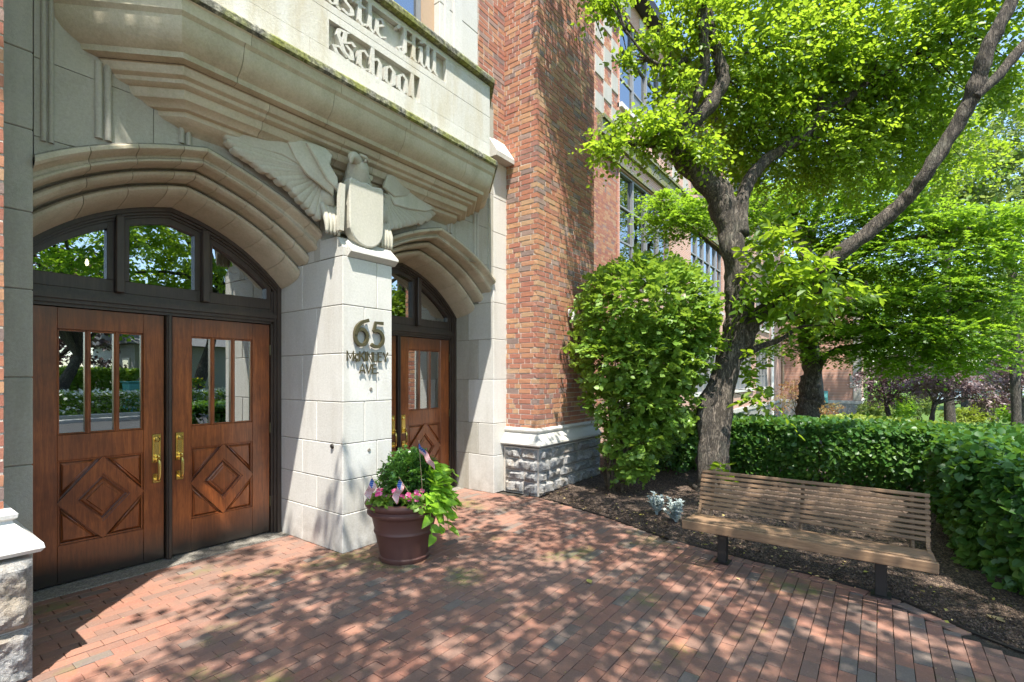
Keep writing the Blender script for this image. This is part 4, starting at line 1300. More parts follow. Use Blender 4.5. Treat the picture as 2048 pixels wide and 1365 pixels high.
for (za, zb), cuts in (((.012, .165), [3.57, 3.80, 4.10]), ((.175, .30), [3.57, 3.78, 4.10]), ((.31, .46), [3.57, 4.10]), ((.47, .60), [3.57, 3.82, 4.10])):
    for a, b in zip(cuts, cuts[1:]):
        rock(plinth, (BX - .067, b - .006, za), (0, -1, 0), (0, 0, 1), (-1, 0, 0), b - a - .012, zb - za, sd, .05); sd += 1
for (za, zb), cuts in (((.012, .165), [5.375, 5.70, 6.1, 6.6, 7.1]), ((.175, .30), [5.375, 5.55, 5.9, 6.3, 6.75, 7.1]), ((.31, .46), [5.375, 5.62, 6.0, 6.5, 7.1]), ((.47, .60), [5.375, 5.68, 5.95, 6.4, 7.1])):
    for a, b in zip(cuts, cuts[1:]):
        rock(plinth, (a + .006, BYF - .067, za), (1, 0, 0), (0, 0, 1), (0, -1, 0), b - a - .012, zb - za, sd, .05); sd += 1
for (za, zb), cuts in (((.0, .27), [-.9, .02, .575]), ((.275, .615), [-.9, -.25, .575])):
    for a, b in zip(cuts, cuts[1:]):
        rock(plinth2, (a + .004, 3.498, za), (1, 0, 0), (0, 0, 1), (0, -1, 0), b - a - .004, zb - za, sd, .04, .010); sd += 1
BP = [(0, .875), (.030, .868), (.048, .845), (.045, .825), (.028, .812), (.032, .800), (.13, .69), (.135, .665), (.12, .645), (.05, .635), (0, .63)]
bt = MB()
xr = 7.05
def belt(t, k):
    o_, z_ = BP[k]
    if t == 0: return Vector((BX - o_, 4.128, z_))
    if t == 1: return Vector((BX - o_, BYF - o_, z_))
    return Vector((xr, BYF - o_, z_))
bt.sweep([(lambda t, k=k: belt(t, k)) for k in range(len(BP))], [0, 1, 2])
b1 = bt.build('belt_course', M_PIER, school, smooth=True, angle=30)
bt = MB()
bt.sweep([(lambda t, k=k: Vector(((-.9 if t == 0 else .487 + BP[k][0]), BYF - BP[k][0], BP[k][1])) if t < 2 else Vector((.487 + BP[k][0], 4.6, BP[k][1]))) for k in range(len(BP))], [0, 1, 2])
bt.build('belt_course', M_PIER, school, smooth=True, angle=30)
# ------------------------------------------------------------------ long wing beyond the buttress
WY = 5.9
def m_brickwall():
    t = NT('distant_brickwork'); P = t.pos()
    def tex(rot):
        b = t.n('TexBrick', Vector=t.mapped(P, (1, 1, 1), rot), Scale=1.0, Color1=(.50, .26, .18, 1), Color2=(.42, .24, .18, 1), Mortar=(.66, .58, .50, 1))
        b.inputs['Brick Width'].default_value = .21; b.inputs['Row Height'].default_value = .0683; b.inputs['Mortar Size'].default_value = .006
        return b.outputs['Color']
    ny_ = t.math('ABSOLUTE', t.n('SeparateXYZ', Vector=t.n('NewGeometry').outputs['Normal']).outputs[0])
    c = t.mix(t.math('GREATER_THAN', ny_, .5), tex((R_(90), 0, 0)), tex((R_(90), 0, R_(90))))
    c = t.mix(t.math('MULTIPLY', t.noise(P, .5, 5, .7), .5), c, (.45, .25, .17))
    return t.finish(c, .9, t.noise(P, 20, 4, .6), .3, .01)
M_BWALL = m_brickwall()
wing_ = MB()
# wall built round its window bands
bands = [(13.05, 17.3), (19.6, 24.4), (26.6, 31.2), (32.2, 36.2)]
levels = [(.9, 3.4), (4.55, 7.46), (9.3, 12.0)]
xs_ = [7.03] + [q for b in bands for q in b] + [43]
for i in range(0, len(xs_), 2):
    if i == 0:
        wing_.box(13.0, 13.05, WY, WY + .4, -1, 12.7); wing_.box(7.03, 13.0, WY + .05, WY + .4, -1, 12.7); continue
    wing_.box(xs_[i], xs_[i + 1] if i + 1 < len(xs_) else 43, WY, WY + .4, -2.5, 12.7)
for a, b in bands:
    zs = [-2.5] + [q for l in levels for q in l] + [12.7]
    for i in range(0, len(zs), 2): wing_.box(a, b, WY + .001, WY + .4, zs[i], zs[i + 1])
wing_.box(43, 50, 1.1, 6.3, -3, 8.2)
wg = wing_.build('wing_wall', M_BWALL, school)
# real bricks on the strip beside the buttress
mm = MB()
stones = []
for c in range(3):
    for r in range(9):
        if (c + r) % 2 == 0: stones.append((11.62 + .48 * c, 12.10 + .48 * c, 8.55 + .47 * r, 9.02 + .47 * r))
z = .8; row = 0
while z < 12.7:
    for a, b in course_line(11.2, 13.04, row, 9):
        xm, zm = (a + b) / 2, z + .03
        if any(s[0] - .05 < xm < s[1] + .05 and s[2] - .02 < zm < s[3] + .02 for s in stones): continue
        mm.box(a + .011, b, WY + .046, WY + .08, z, z + CH - .011, random.random())
    z += CH; row += 1
mm.build('brick_courses', M_BRICK, wg, kind='stuff')
for s in stones:
    mm = MB(); mm.cbox(s[0], s[1], WY + .02, WY + .2, s[2], s[3], .01, random.random()); mm.build('quoin_stone', M_WALLST, wg, centre=True)
for bx0 in (17.4, 24.6):
    for c in range(3):
        for r in range(9):
            if (c + r) % 2: continue
            mm = MB(); mm.cbox(bx0 + .6 * c, bx0 + .6 * c + .6, WY - .03, WY + .1, 8.55 + .47 * r, 9.02 + .47 * r, .01, random.random()); mm.build('quoin_stone', M_WALLST, wg, centre=True)
mm = MB()
mm.box(11.75, 43, WY - .16, WY + .1, 8.32, 8.42); mm.box(11.75, 43, WY - .10, WY + .1, 7.95, 8.32); mm.box(11.5, 43, WY - .06, WY + .1, 7.5, 7.62)
mm.build('string_course', M_MOSS, wg)
for a, b in bands:
    for z_ in (.78, 4.42, 9.17):
        mm = MB(); mm.box(a - .05, b + .05, WY - .09, WY + .1, z_, z_ + .128); mm.build('window_sill', M_PIER, wg)
mm = MB()
mm.box(7.1, 43, WY - .35, WY + .5, 12.62, 12.78); mm.box(7.1, 43, WY - .42, WY - .33, 12.60, 12.92); mm.box(42.5, 50.5, .7, 6.6, 8.1, 8.35)
mm.build('roof_eave', M_DIRON, wg)
for k in range(9):
    mm = MB(); mm.cbox(13.3 + k * 1.15, 13.75 + k * 1.15, WY - .03, WY + .1, 12.08, 12.5, .01, random.random()); mm.build('frieze_stone', M_PIER, wg, centre=True)
mm = MB(); mm.box(43 - .09, 50.1, 1.0, 6, -.35, -.12); mm.box(13, 43, WY - .09, WY + .1, -.25, -.05); mm.build('far_belt_course', M_PIER, wg)
mm = MB(); mm.box(42.93, 43.3, 1.03, 5.89, -3, -.35); mm.box(13, 42.9, WY - .05, WY + .1, -3, -.25); mm.build('far_plinth', M_GRAN, wg)
for k in range(9):
    mm = MB(); mm.cbox(42.95, 43.4, 1.05, 1.75 if k % 2 else 1.55, -.10 + k * .9, .78 + k * .9, .02, random.random()); mm.build('quoin_stone', M_WALLST, wg, centre=True)
mm = MB(); mm.box(42.9, 43.1, 3.62, 4.2, -1.6, 2.4); mm.build('far_doorway', M_WHITEP, wg)
mm = MB(); mm.prism([(42.9, 3.05, .55), (42.9, 3.05, -.3), (42.1, 3.05, -.3), (42.1, 3.05, .1)], (0, 1.2, 0)); aw = mm.build('awning', M_TEAL, wg)
mm = MB(); mm.tube([(36.9, WY - .12, -2), (36.9, WY - .12, 12)], [.11, .11], 8); mm.build('downspout', M_WHITEP, wg)
mm = MB(); mm.tube([(41.6, WY - .1, -2), (41.6, WY - .1, 12)], [.09, .09], 8); mm.build('downspout', M_TANFRAME, wg)
M_SASHLOW = m_simple('grey_lower_sash', (.17, .18, .18), .5)
for (a, b) in bands:
    for li, (z0, z1) in enumerate(levels):
        near_ = a < 25
        f = MB()
        f.box(a, a + .06, WY + .06, WY + .2, z0, z1); f.box(b - .06, b, WY + .06, WY + .2, z0, z1); f.box(a, b, WY + .055, WY + .2, z1 - .06, z1); f.box(a, b, WY + .055, WY + .2, z0, z0 + .06)
        n = max(2, round((b - a) / .98)); w = (b - a) / n
        for k in range(1, n): f.box(a + k * w - .05, a + k * w + .05, WY + .05, WY + .2, z0 + .05, z1 - .05)
        wo = f.build('window', M_GREYMETAL, wg)
        for k in range(n):
            t = MB(); x0, x1 = a + k * w + .05, a + (k + 1) * w - .05
            for q in (.315, .66): t.box(x0, x1, WY + .07, WY + .16, z0 + (z1 - z0) * q - .025, z0 + (z1 - z0) * q + .025)
            t.build('transom', M_GREYMETAL, wo)
            g_ = MB(); g_.box(x0, x1, WY + .13, WY + .134, z0 + (z1 - z0) * .33, z1 - .06); g_.build('pane', M_WGLASS, wo)
            g_ = MB(); g_.box(x0, x1, WY + .10, WY + .104, z0 + .06, z0 + (z1 - z0) * .31); g_.build('lower_pane', M_SASHLOW if k % 2 or li == 0 else M_WGLASS, wo)
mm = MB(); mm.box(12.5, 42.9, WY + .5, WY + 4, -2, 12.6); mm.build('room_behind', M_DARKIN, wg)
# small fixture on the buttress
fx = onY(1137, 628, BYF)
m = MB(); m.cbox(fx.x - .035, fx.x + .035, BYF - .10, BYF - .004, fx.z - .05, fx.z + .06, .01); m.tube([(fx.x, BYF - .08, fx.z - .05), (fx.x, BYF - .08, fx.z - .11)], [.03, .036], 12)
o = m.build('wall_fixture', M_WHITEP, school)

# ------------------------------------------------------------------ main tree
random.seed(3)
t_ = empty('shade_tree', tuple(gnd(1425, 975)), 'big grey barked shade tree leaning over the slatted bench, limbs forking low', 'tree')
tr = MB()
trunk = limb(tr, [(1420, 1000, 6.75, 78), (1424, 965, 6.72, 65), (1428, 900, 6.7, 54), (1434, 840, 6.7, 53), (1442, 780, 6.7, 53), (1458, 715, 6.7, 50), (1474, 655, 6.7, 53), (1478, 600, 6.7, 47), (1472, 540, 6.7, 42), (1462, 480, 6.7, 44), (1450, 425, 6.7, 49), (1436, 380, 6.7, 45), (1428, 362, 6.7, 31)], sub=6, seg=26, wob=.30, lump=.22)
limb(tr, [(1402, 1010, 6.6, 26), (1408, 960, 6.62, 26), (1408, 880, 6.6, 22), (1412, 810, 6.62, 35), (1440, 750, 6.7, 22)], sub=5, seg=14, wob=.4, lump=.3)
limb(tr, [(1450, 1000, 6.8, 22), (1447, 950, 6.75, 22), (1446, 880, 6.72, 26)], sub=5, seg=12, wob=.4)
to = tr.build('trunk', M_BARK, t_, smooth=True)
lb_ = MB()
st = []
st += limb(lb_, [(1442, 400, 6.7, 45), (1412, 365, 6.65, 42), (1378, 335, 6.6, 40), (1350, 300, 6.5, 33), (1352, 275, 6.45, 31), (1392, 240, 6.4, 29), (1424, 203, 6.4, 29), (1446, 160, 6.4, 27), (1438, 118, 6.4, 22), (1424, 72, 6.4, 22), (1412, 0, 6.4, 22), (1400, -90, 6.3, 20)], 6, 16, .3)
st += limb(lb_, [(1352, 272, 6.45, 20), (1384, 212, 6.3, 18), (1408, 146, 6.25, 20), (1408, 73, 6.2, 20), (1404, 0, 6.2, 18), (1410, -80, 6.1, 14)], 5, 12, .3)
st += limb(lb_, [(1372, 120, 6.35, 12), (1340, 130, 6.2, 10), (1300, 120, 6.0, 6), (1250, 60, 5.9, 3)], 5, 8, .3)
st += limb(lb_, [(1348, 300, 6.5, 18), (1300, 290, 6.4, 12), (1250, 288, 6.3, 8), (1190, 300, 6.2, 4)], 5, 8, .3)
st += limb(lb_, [(1478, 470, 6.7, 38), (1484, 400, 6.72, 26), (1505, 352, 6.8, 24), (1534, 320, 6.85, 22), (1566, 298, 6.9, 22), (1611, 268, 6.9, 22), (1644, 225, 6.9, 20), (1690, 203, 6.9, 14), (1745, 158, 6.9, 12), (1790, 140, 6.8, 11), (1835, 100, 6.8, 9), (1890, 52, 6.7, 7), (1940, 10, 6.6, 4)], 6, 14, .3)
st += limb(lb_, [(1640, 228, 6.9, 18), (1634, 165, 7.0, 16), (1618, 90, 7.0, 14), (1606, 0, 7.0, 11), (1600, -90, 7.0, 7)], 6, 10, .3)
st += limb(lb_, [(1482, 690, 6.7, 45), (1506, 644, 6.6, 35), (1545, 608, 6.45, 29), (1590, 574, 6.25, 29), (1634, 543, 6.1, 33), (1670, 514, 6.0, 31), (1716, 480, 5.9, 29), (1762, 444, 5.8, 29), (1813, 398, 5.65, 27), (1850, 350, 5.5, 26), (1888, 292, 5.4, 26), (1924, 233, 5.3, 27), (1952, 170, 5.2, 29), (1978, 92, 5.1, 26), (2020, 10, 5.0, 24), (2060, -80, 4.9, 22)], 6, 18, .28)
st += limb(lb_, [(1948, 195, 5.2, 20), (1996, 152, 5.15, 20), (2048, 90, 5.1, 20), (2110, 20, 5.0, 18)], 5, 14, .28)
st += limb(lb_, [(1480, 712, 6.7, 20), (1520, 694, 6.6, 12), (1560, 680, 6.5, 9), (1600, 655, 6.4, 6), (1640, 650, 6.3, 3)], 5, 8, .3)
st += limb(lb_, [(1560, 640, 6.5, 12), (1640, 605, 6.4, 9), (1700, 580, 6.2, 5)], 4, 8, .3)
lbo = lb_.build('limbs', M_BARK, t_, smooth=True)
E_ = [(1212, 12, 6.0, 34, 16, 8), (1320, 88, 6.2, 45, 24, 10), (1385, 55, 6.4, 50, 70, 34), (1255, 120, 6.1, 26, 12, 4), (1355, 165, 6.3, 45, 30, 14), (1255, 246, 6.1, 55, 12, 8), (1215, 292, 6.0, 50, 12, 9),
      (1315, 268, 6.2, 70, 26, 22), (1395, 300, 6.4, 60, 24, 18), (1335, 222, 6.2, 40, 14, 6), (1490, 120, 6.8, 100, 120, 110), (1590, 90, 7.0, 110, 115, 120), (1710, 80, 7.0, 110, 115, 120), (1550, 235, 7.0, 90, 60, 60), (1680, 285, 7.2, 95, 60, 60),
      (1830, 110, 7.0, 110, 110, 110), (1950, 40, 6.5, 90, 60, 50), (2020, 160, 6.5, 45, 60, 20), (1440, 230, 7.0, 70, 80, 40), (1500, -90, 6.8, 150, 80, 90), (1750, -90, 6.9, 160, 80, 90), (1980, -90, 6.4, 120, 70, 60), (1330, -60, 6.2, 110, 60, 16),
      (1780, 230, 7.3, 90, 60, 50), (1600, 330, 7.6, 110, 50, 60), (1740, 330, 7.8, 110, 60, 60), (1870, 240, 7.6, 90, 60, 50), (1480, 320, 7.4, 60, 50, 30), (1660, 180, 7.3, 120, 60, 70), (1900, 330, 8, 90, 50, 40)]
cl = [px_clump(u, v, d, a, b, min(.9, (a + b) * .5 * d / FOC), n) for u, v, d, a, b, n in E_]
# a drooping bough hanging close before the buttress, above the picture
mb_ = MB()
st += (lambda P: (mb_.tube(P, [.07, .055, .04, .02], 8, .2, sub=4), P)[1])([at(1412, 0, 6.4), Vector((5.6, 2.75, 7.0)), Vector((5.3, 2.75, 7.9)), Vector((5.1, 2.7, 8.8))])
for k in range(22):
    a = Vector((5.05 + random.uniform(0, 1.2), 2.75 + random.uniform(-.2, .35), random.uniform(6.9, 9.0)))
    mb_.tube([a, a + Vector((.12, .12, -.35)), a + Vector((random.uniform(-.1, .5), random.uniform(-.1, .35), -random.uniform(.6, 1.3)))], [.022, .014, .004], 6, .2, sub=4)
mb_.build('bough', M_BARK, t_, smooth=True)
cl += [(Vector((5.4, 2.85, 7.4)), (.5, .35, .4), 16), (Vector((5.2, 2.8, 8.3)), (.5, .35, .4), 22), (Vector((5.7, 2.9, 6.7)), (.35, .3, .3), 9), (Vector((5.9, 2.7, 8.6)), (.5, .35, .4), 18), (Vector((6.1, 2.8, 7.4)), (.4, .3, .4), 10)]
twigs(lb_ := MB(), st, cl, .016, 3)
lb_.build('twigs', M_BARK, t_, smooth=True, kind='stuff')
A = crown([(c, r * 1 if False else (r[0] * 1.15, r[1] * 1.15, r[2] * 1.1), int(n * 4.7)) for c, r, n in cl], 10, .067, .42, shell=.15)
foliage_parts(t_, A, L_MAIN, LEAF6, 0, .95, mass='crown')
# vigorous low sprays beside the trunk with large leaves
E2 = [(1560, 480, 6.1, 50, 45, 16), (1620, 545, 6.0, 70, 40, 22), (1545, 590, 6.2, 40, 50, 16), (1690, 590, 6.0, 60, 40, 14), (1500, 740, 6.5, 26, 40, 5), (1515, 800, 6.4, 22, 24, 4), (1450, 945, 6.3, 14, 16, 2), (1500, 560, 6.4, 24, 60, 8)]
cl2 = [px_clump(u, v, d, a, b, .35, n) for u, v, d, a, b, n in E2]
B = crown([(c, r, int(n * 1.5)) for c, r, n in cl2], 11, .118, .50, shell=.3, droop=.35)
twigs(lb2 := MB(), trunk + st, cl2, .008, 2); lb2.build('twigs', M_BARK, t_, smooth=True, kind='stuff')
foliage_parts(t_, B, L_MAIN, LEAF6, 220, .72, mass='foliage')

# ------------------------------------------------------------------ layered maple beyond the hedge
MX, MY = at(1612, 800, 11.0).x, at(1612, 800, 11.0).y
t2 = empty('layered_maple', (MX, MY, -.2), 'gnarled maple with a twisted dark trunk and low layered canopy behind the hedge', 'tree')
tr = MB()
s2 = limb(tr, [(1618, 905, 11, 56), (1616, 850, 11, 42), (1612, 818, 11, 36), (1622, 795, 11, 44), (1618, 770, 11, 34), (1622, 740, 11, 28), (1618, 705, 11, 32), (1618, 670, 11, 34), (1628, 620, 11, 30), (1640, 560, 10.9, 26), (1660, 480, 10.8, 18)], 6, 20, .45, .3)
s2 += limb(tr, [(1632, 755, 11, 14), (1645, 720, 10.9, 14), (1675, 700, 10.7, 12), (1730, 690, 10.3, 9), (1800, 672, 9.8, 7), (1900, 660, 9.3, 4)], 5, 10, .3)
s2 += limb(tr, [(1620, 690, 11, 18), (1660, 660, 10.6, 14), (1760, 655, 10, 11), (1860, 640, 9.6, 8), (1960, 600, 9.3, 5)], 5, 10, .3)
s2 += limb(tr, [(1618, 660, 11, 18), (1560, 610, 11, 12), (1480, 540, 10.8, 9), (1400, 470, 10.5, 6), (1340, 420, 10.2, 4)], 5, 10, .3)
s2 += limb(tr, [(1640, 560, 10.9, 20), (1740, 500, 10.3, 14), (1860, 470, 9.8, 9), (1990, 450, 9.5, 5)], 5, 10, .3)
s2 += limb(tr, [(1650, 520, 10.9, 16), (1600, 440, 10.8, 10), (1540, 390, 10.6, 6)], 5, 10, .3)
tr.build('trunk', M_BARK, t2, smooth=True)
E3 = [(1345, 405, 10.2, 75, 22, 50), (1330, 450, 10.2, 60, 18, 36), (1430, 440, 10.5, 80, 26, 44), (1520, 395, 10.6, 90, 24, 60), (1640, 370, 10.6, 110, 26, 80), (1760, 400, 10.2, 110, 28, 80), (1540, 470, 10.8, 90, 26, 56), (1680, 450, 10.4, 110, 28, 80),
      (1820, 450, 10, 110, 28, 80), (1950, 430, 9.6, 100, 26, 70), (1760, 520, 10, 120, 28, 90), (1900, 510, 9.6, 120, 28, 90), (2010, 500, 9.4, 60, 40, 40), (1640, 530, 10.6, 100, 28, 60), (1720, 590, 10, 120, 26, 90), (1860, 590, 9.6, 120, 28, 90),
      (1970, 590, 9.3, 70, 34, 56), (1620, 610, 10.5, 90, 24, 54), (1780, 650, 9.8, 130, 24, 90), (1910, 655, 9.4, 100, 24, 70), (1650, 665, 10.4, 70, 16, 40), (1560, 700, 10.8, 60, 12, 26), (1690, 715, 10.3, 50, 14, 20), (1810, 705, 9.8, 90, 20, 54), (1925, 715, 9.4, 60, 18, 30), (1880, 735, 9.6, 30, 14, 14), (1790, 738, 10, 24, 16, 12), (1700, 485, 10.2, 60, 20, 24)]
cl3 = [px_clump(u + random.uniform(-20, 20), v + random.uniform(-14, 14), d, a, b * random.uniform(1.1, 1.8), .9, n) for u, v, d, a, b, n in E3]
twigs(tw_ := MB(), s2, cl3, .013, 3); tw_.build('twigs', M_BARK, t2, smooth=True, kind='stuff')
C_ = crown([(c, r, int(n * 5.0)) for c, r, n in cl3], 10, .078, .38, flat=True, shell=.2, droop=.3, tilt=.22)
foliage_parts(t2, C_, L_MAPLE, STAR, 0, .95, mass='crown')

# ------------------------------------------------------------------ trees behind, sky gaps between
def tree_xyz(name, label, x, y, clumps, mat, size, nleaf, L, trunk_r, bark=M_BARK2, group=None, shape=LEAF4, forks=None, shell=.45):
    z0 = ground_z(x, y)
    e = empty(name, (x, y, z0), label, 'tree', group)
    tb = MB(); c0 = Vector(clumps[0][0]); top = Vector((x + (c0.x - x) * .4, y + (c0.y - y) * .4, z0 + (c0.z - z0) * .55))
    tb.tube([(x, y, z0 - .1), (x + .04, y, z0 + .5), top], [trunk_r * 1.25, trunk_r, trunk_r * .7], 12, .3, sub=6)
    for c, r, n in clumps[:10]:
        c = Vector(c); m_ = top.lerp(c, .5); m_.z += .1 * (c - top).length
        tb.tube([top + Vector((0, 0, -.1)), m_, c], [trunk_r * .55, trunk_r * .3, trunk_r * .07], 8, .3, sub=5)
    tb.build('trunk', bark, e, smooth=True)
    a_ = crown(clumps, nleaf, size, L, shell=shell)
    foliage_parts(e, a_, mat, shape, 0, 1, mass='crown')
    return e
def pc(lst, rd): return [px_clump(u, v, d, a, b, rd, n) for u, v, d, a, b, n in lst]
p = at(2035, 800, 19)
tree_xyz('tall_tree', 'tall pale leaved tree at the frame edge with a slim dark trunk', p.x, p.y,
         pc([(2010, 260, 19, 80, 70, 300), (1940, 340, 19, 80, 70, 320), (2060, 380, 19, 70, 80, 300), (1960, 430, 19, 90, 60, 300), (2050, 520, 19, 60, 60, 130), (2090, 180, 19, 60, 80, 130), (1895, 395, 19, 50, 40, 80), (2050, 640, 19, 50, 40, 60)], 1.2), L_FAR, .17, 8, .7, .17)
p = at(1900, 820, 27)
tree_xyz('airy_tree', 'airy sunlit tree with yellow green leaves rising behind the maple', p.x, p.y,
         pc([(1880, 200, 27, 110, 80, 420), (1800, 290, 27, 100, 70, 380), (1900, 350, 27, 90, 70, 300), (1720, 330, 27, 70, 50, 120), (1960, 130, 27, 60, 60, 90), (1830, 440, 27, 90, 50, 120), (1980, 480, 27, 60, 60, 110)], 1.8), L_FAR, .22, 8, .9, .25)
p = at(1590, 800, 33)
tree_xyz('broad_tree', 'broad bright green tree close to the far wing of the school', p.x, p.y - 1.5,
         pc([(1560, 260, 30, 90, 90, 190), (1650, 330, 30, 90, 80, 190), (1480, 200, 30, 70, 80, 110), (1600, 130, 30, 100, 80, 170), (1700, 220, 30, 80, 80, 150), (1520, 380, 30, 80, 50, 90), (1740, 110, 30, 80, 70, 100)], 2.2), L_FAR, .24, 8, 1.0, .3)
p = at(1770, 835, 30)
G_P = None
tree_xyz('plum_tree', 'purple leaved plum tree with two leaning stems beside the far wing corner', *at(1780, 835, 26).xy,
         pc([(1760, 760, 26, 50, 26, 190), (1800, 735, 26, 60, 28, 240), (1840, 755, 26, 50, 28, 190), (1770, 795, 26, 34, 16, 80)], 1.1), L_PURPLE, .15, 8, .45, .12)
tree_xyz('plum_tree', 'wide purple leaved plum tree spreading over the golden hedge', *at(1862, 835, 24).xy,
         pc([(1880, 750, 24, 55, 24, 220), (1925, 765, 24, 55, 24, 220), (1965, 790, 24, 50, 22, 160), (1850, 775, 24, 40, 20, 150), (1990, 810, 24, 30, 18, 70)], 1.0), L_PURPLE, .14, 8, .42, .12)
tree_xyz('plum_tree', 'small purple leaved plum tree under the tall tree at the frame edge', *at(2045, 840, 21).xy,
         pc([(2040, 735, 21, 50, 30, 200), (2010, 760, 21, 30, 20, 100), (2080, 760, 21, 50, 30, 120)], .9), L_PURPLE, .13, 8, .4, .10)
p = at(1740, 830, 42)
tree_xyz('green_tree', 'bushy mid green tree just past the corner of the far wing', p.x, p.y,
         pc([(1745, 700, 42, 40, 60, 130), (1790, 770, 42, 50, 40, 110), (1735, 770, 42, 30, 40, 70), (1730, 620, 42, 60, 50, 90)], 2.2), L_MAPLE, .26, 8, .9, .2)
p = at(1940, 830, 60)
tree_xyz('green_tree', 'distant rounded green tree in front of the pale houses', p.x, p.y,
         pc([(1990, 808, 60, 26, 18, 60), (1965, 800, 60, 16, 14, 30), (2030, 780, 60, 40, 40, 80)], 2.0), L_FAR, .35, 8, 1.0, .2)

random.seed(5)
for i_, (u_, v_, d_, lab_) in enumerate([(1690, 600, 62, 'far green tree showing through the maple'), (1760, 600, 60, 'hazy green tree past the far wing, partly behind the maple'), (1850, 640, 55, 'rounded green tree rising over the plum trees'), (1930, 600, 50, 'tall green tree between the two pale houses'), (2030, 620, 46, 'dense green tree behind the slim dark trunk at the frame edge')]):
    q_ = at(u_, 830, d_)
    tree_xyz('distant_tree', lab_, q_.x, q_.y, pc([(u_ + random.uniform(-45, 45), v_ + random.uniform(-50, 70), d_, 45, 38, 130) for _ in range(7)] + [(u_, v_ + 110, d_, 50, 40, 150)], 2.6), L_MAPLE if i_ % 2 else L_FAR, .38, 8, 1.2, .3)
# ------------------------------------------------------------------ shade trees standing behind the viewer (mirrored in the glass, they dapple the paving)
def canopy(cx_, cy_, z0, rx_, ry_, rz_, n, keep=None, r=.55, m=5):
    out = []
    for k in range(n):
        a = random.uniform(0, 2 * math.pi); q = math.sqrt(random.random())
        x, y = cx_ + rx_ * q * math.cos(a), cy_ + ry_ * q * math.sin(a)
        if keep and random.random() > keep(x, y): continue
        out.append(((x, y, z0 + random.uniform(-rz_, rz_)), (r, r, r * .5), m))
    return out
random.seed(21)
tree_xyz('overhanging_tree', 'broad tree behind the viewer shading the brick patio', -3.6, -3.4, [((-1.9, -2.2, 6.6), (.5, .5, .3), 3)] + canopy(.75, -.45, 6.1, 4.0, 2.85, .3, 1120, lambda x, y: (0 if y > min(.8 * x + 2.0, 1.82) else .4 if math.hypot(x - 2.4, y - 1.2) < .8 else .95), .45, 3) + canopy(-.8, 2.4, 8.3, .5, .4, .25, 18, None, .35, 4), L_MAIN, .115, 9, .5, .09, M_BARK, shell=.3)
tree_xyz('garden_tree', 'leafy garden tree across the drive mirrored in the door glass', 5.0, -17, canopy(5.0, -17, 7.0, 3.4, 3, 3.2, 230), L_MAPLE, .24, 9, .9, .25, M_BARK2)
tree_xyz('garden_tree', 'second leafy tree behind the drive mirrored in the fanlight', 10.5, -18, canopy(10.5, -18, 8.5, 4.2, 3, 3.6, 300), L_MAIN, .26, 9, .9, .28, M_BARK2)
tree_xyz('copper_tree', 'dark copper tree behind the drive mirrored in the left door', 5.5, -24, canopy(5.5, -24, 4.5, 3.8, 3, 3.4, 200), L_PURPLE, .26, 9, .9, .28, M_BARK2)
tree_xyz('street_tree', 'green tree across the drive to the right of the patio', 16, -12, canopy(16, -12, 6.5, 4, 3.5, 2.6, 40), L_MAPLE, .26, 9, .9, .28, M_BARK2)

# ------------------------------------------------------------------ hedges, shrubs
def box_leaves(path, width, z0, z1, n, size, back=True):
    """leaves through the skin of a clipped hedge following a path of (x, y)"""
    segs = [(Vector((*a, 0)), Vector((*b, 0))) for a, b in zip(path, path[1:])]
    Ls = np.array([(b - a).length for a, b in segs]); pr = Ls / Ls.sum()
    P = np.zeros((n, 3)); D = np.zeros((n, 3))
    k = rng.choice(len(segs), n, p=pr); t = rng.random(n)
    A = np.array([s[0] for s in segs])[k]; B_ = np.array([s[1] for s in segs])[k]
    d = unit(B_ - A); nr = np.stack([-d[:, 1], d[:, 0], np.zeros(n)], 1)
    where = rng.random(n)
    face = np.where(where < .40, -1.0, np.where(where < .58, 1.0, 0.0))   # side a, side b, top
    off = np.where(face == 0, rng.uniform(-1, 1, n), face * (1 - np.abs(rng.normal(0, .16, n))))
    h = np.where(face == 0, 1 - np.abs(rng.normal(0, .07, n)), rng.random(n) ** .8)
    bump = np.array([noise.noise(Vector((a * 1.3, b * 1.3, c * 2.5))) for a, b, c in zip(A[:, 0] + (B_ - A)[:, 0] * t, A[:, 1] + (B_ - A)[:, 1] * t + off * .8, h)])
    w = width / 2 * (1 + .22 * bump) * (.82 + .18 * np.sin(np.clip(h, 0, 1) * math.pi * .8))
    C0 = A + (B_ - A) * t[:, None]
    P = C0 + nr * (off * w)[:, None]; P[:, 2] = z0 + (z1 - z0) * h * (1 + .06 * bump) + .03 * rng.normal(0, 1, n) * (face == 0)
    N = nr * face[:, None] + rng.normal(0, .5, (n, 3)); N[:, 2] += np.where(face == 0, 1.3, .6)
    D = nr * face[:, None] * .8 + rng.normal(0, .6, (n, 3)); D[:, 2] += np.where(face == 0, .1, -.25)
    return P, unit(D), unit(N), size * rng.uniform(.65, 1.25, n)
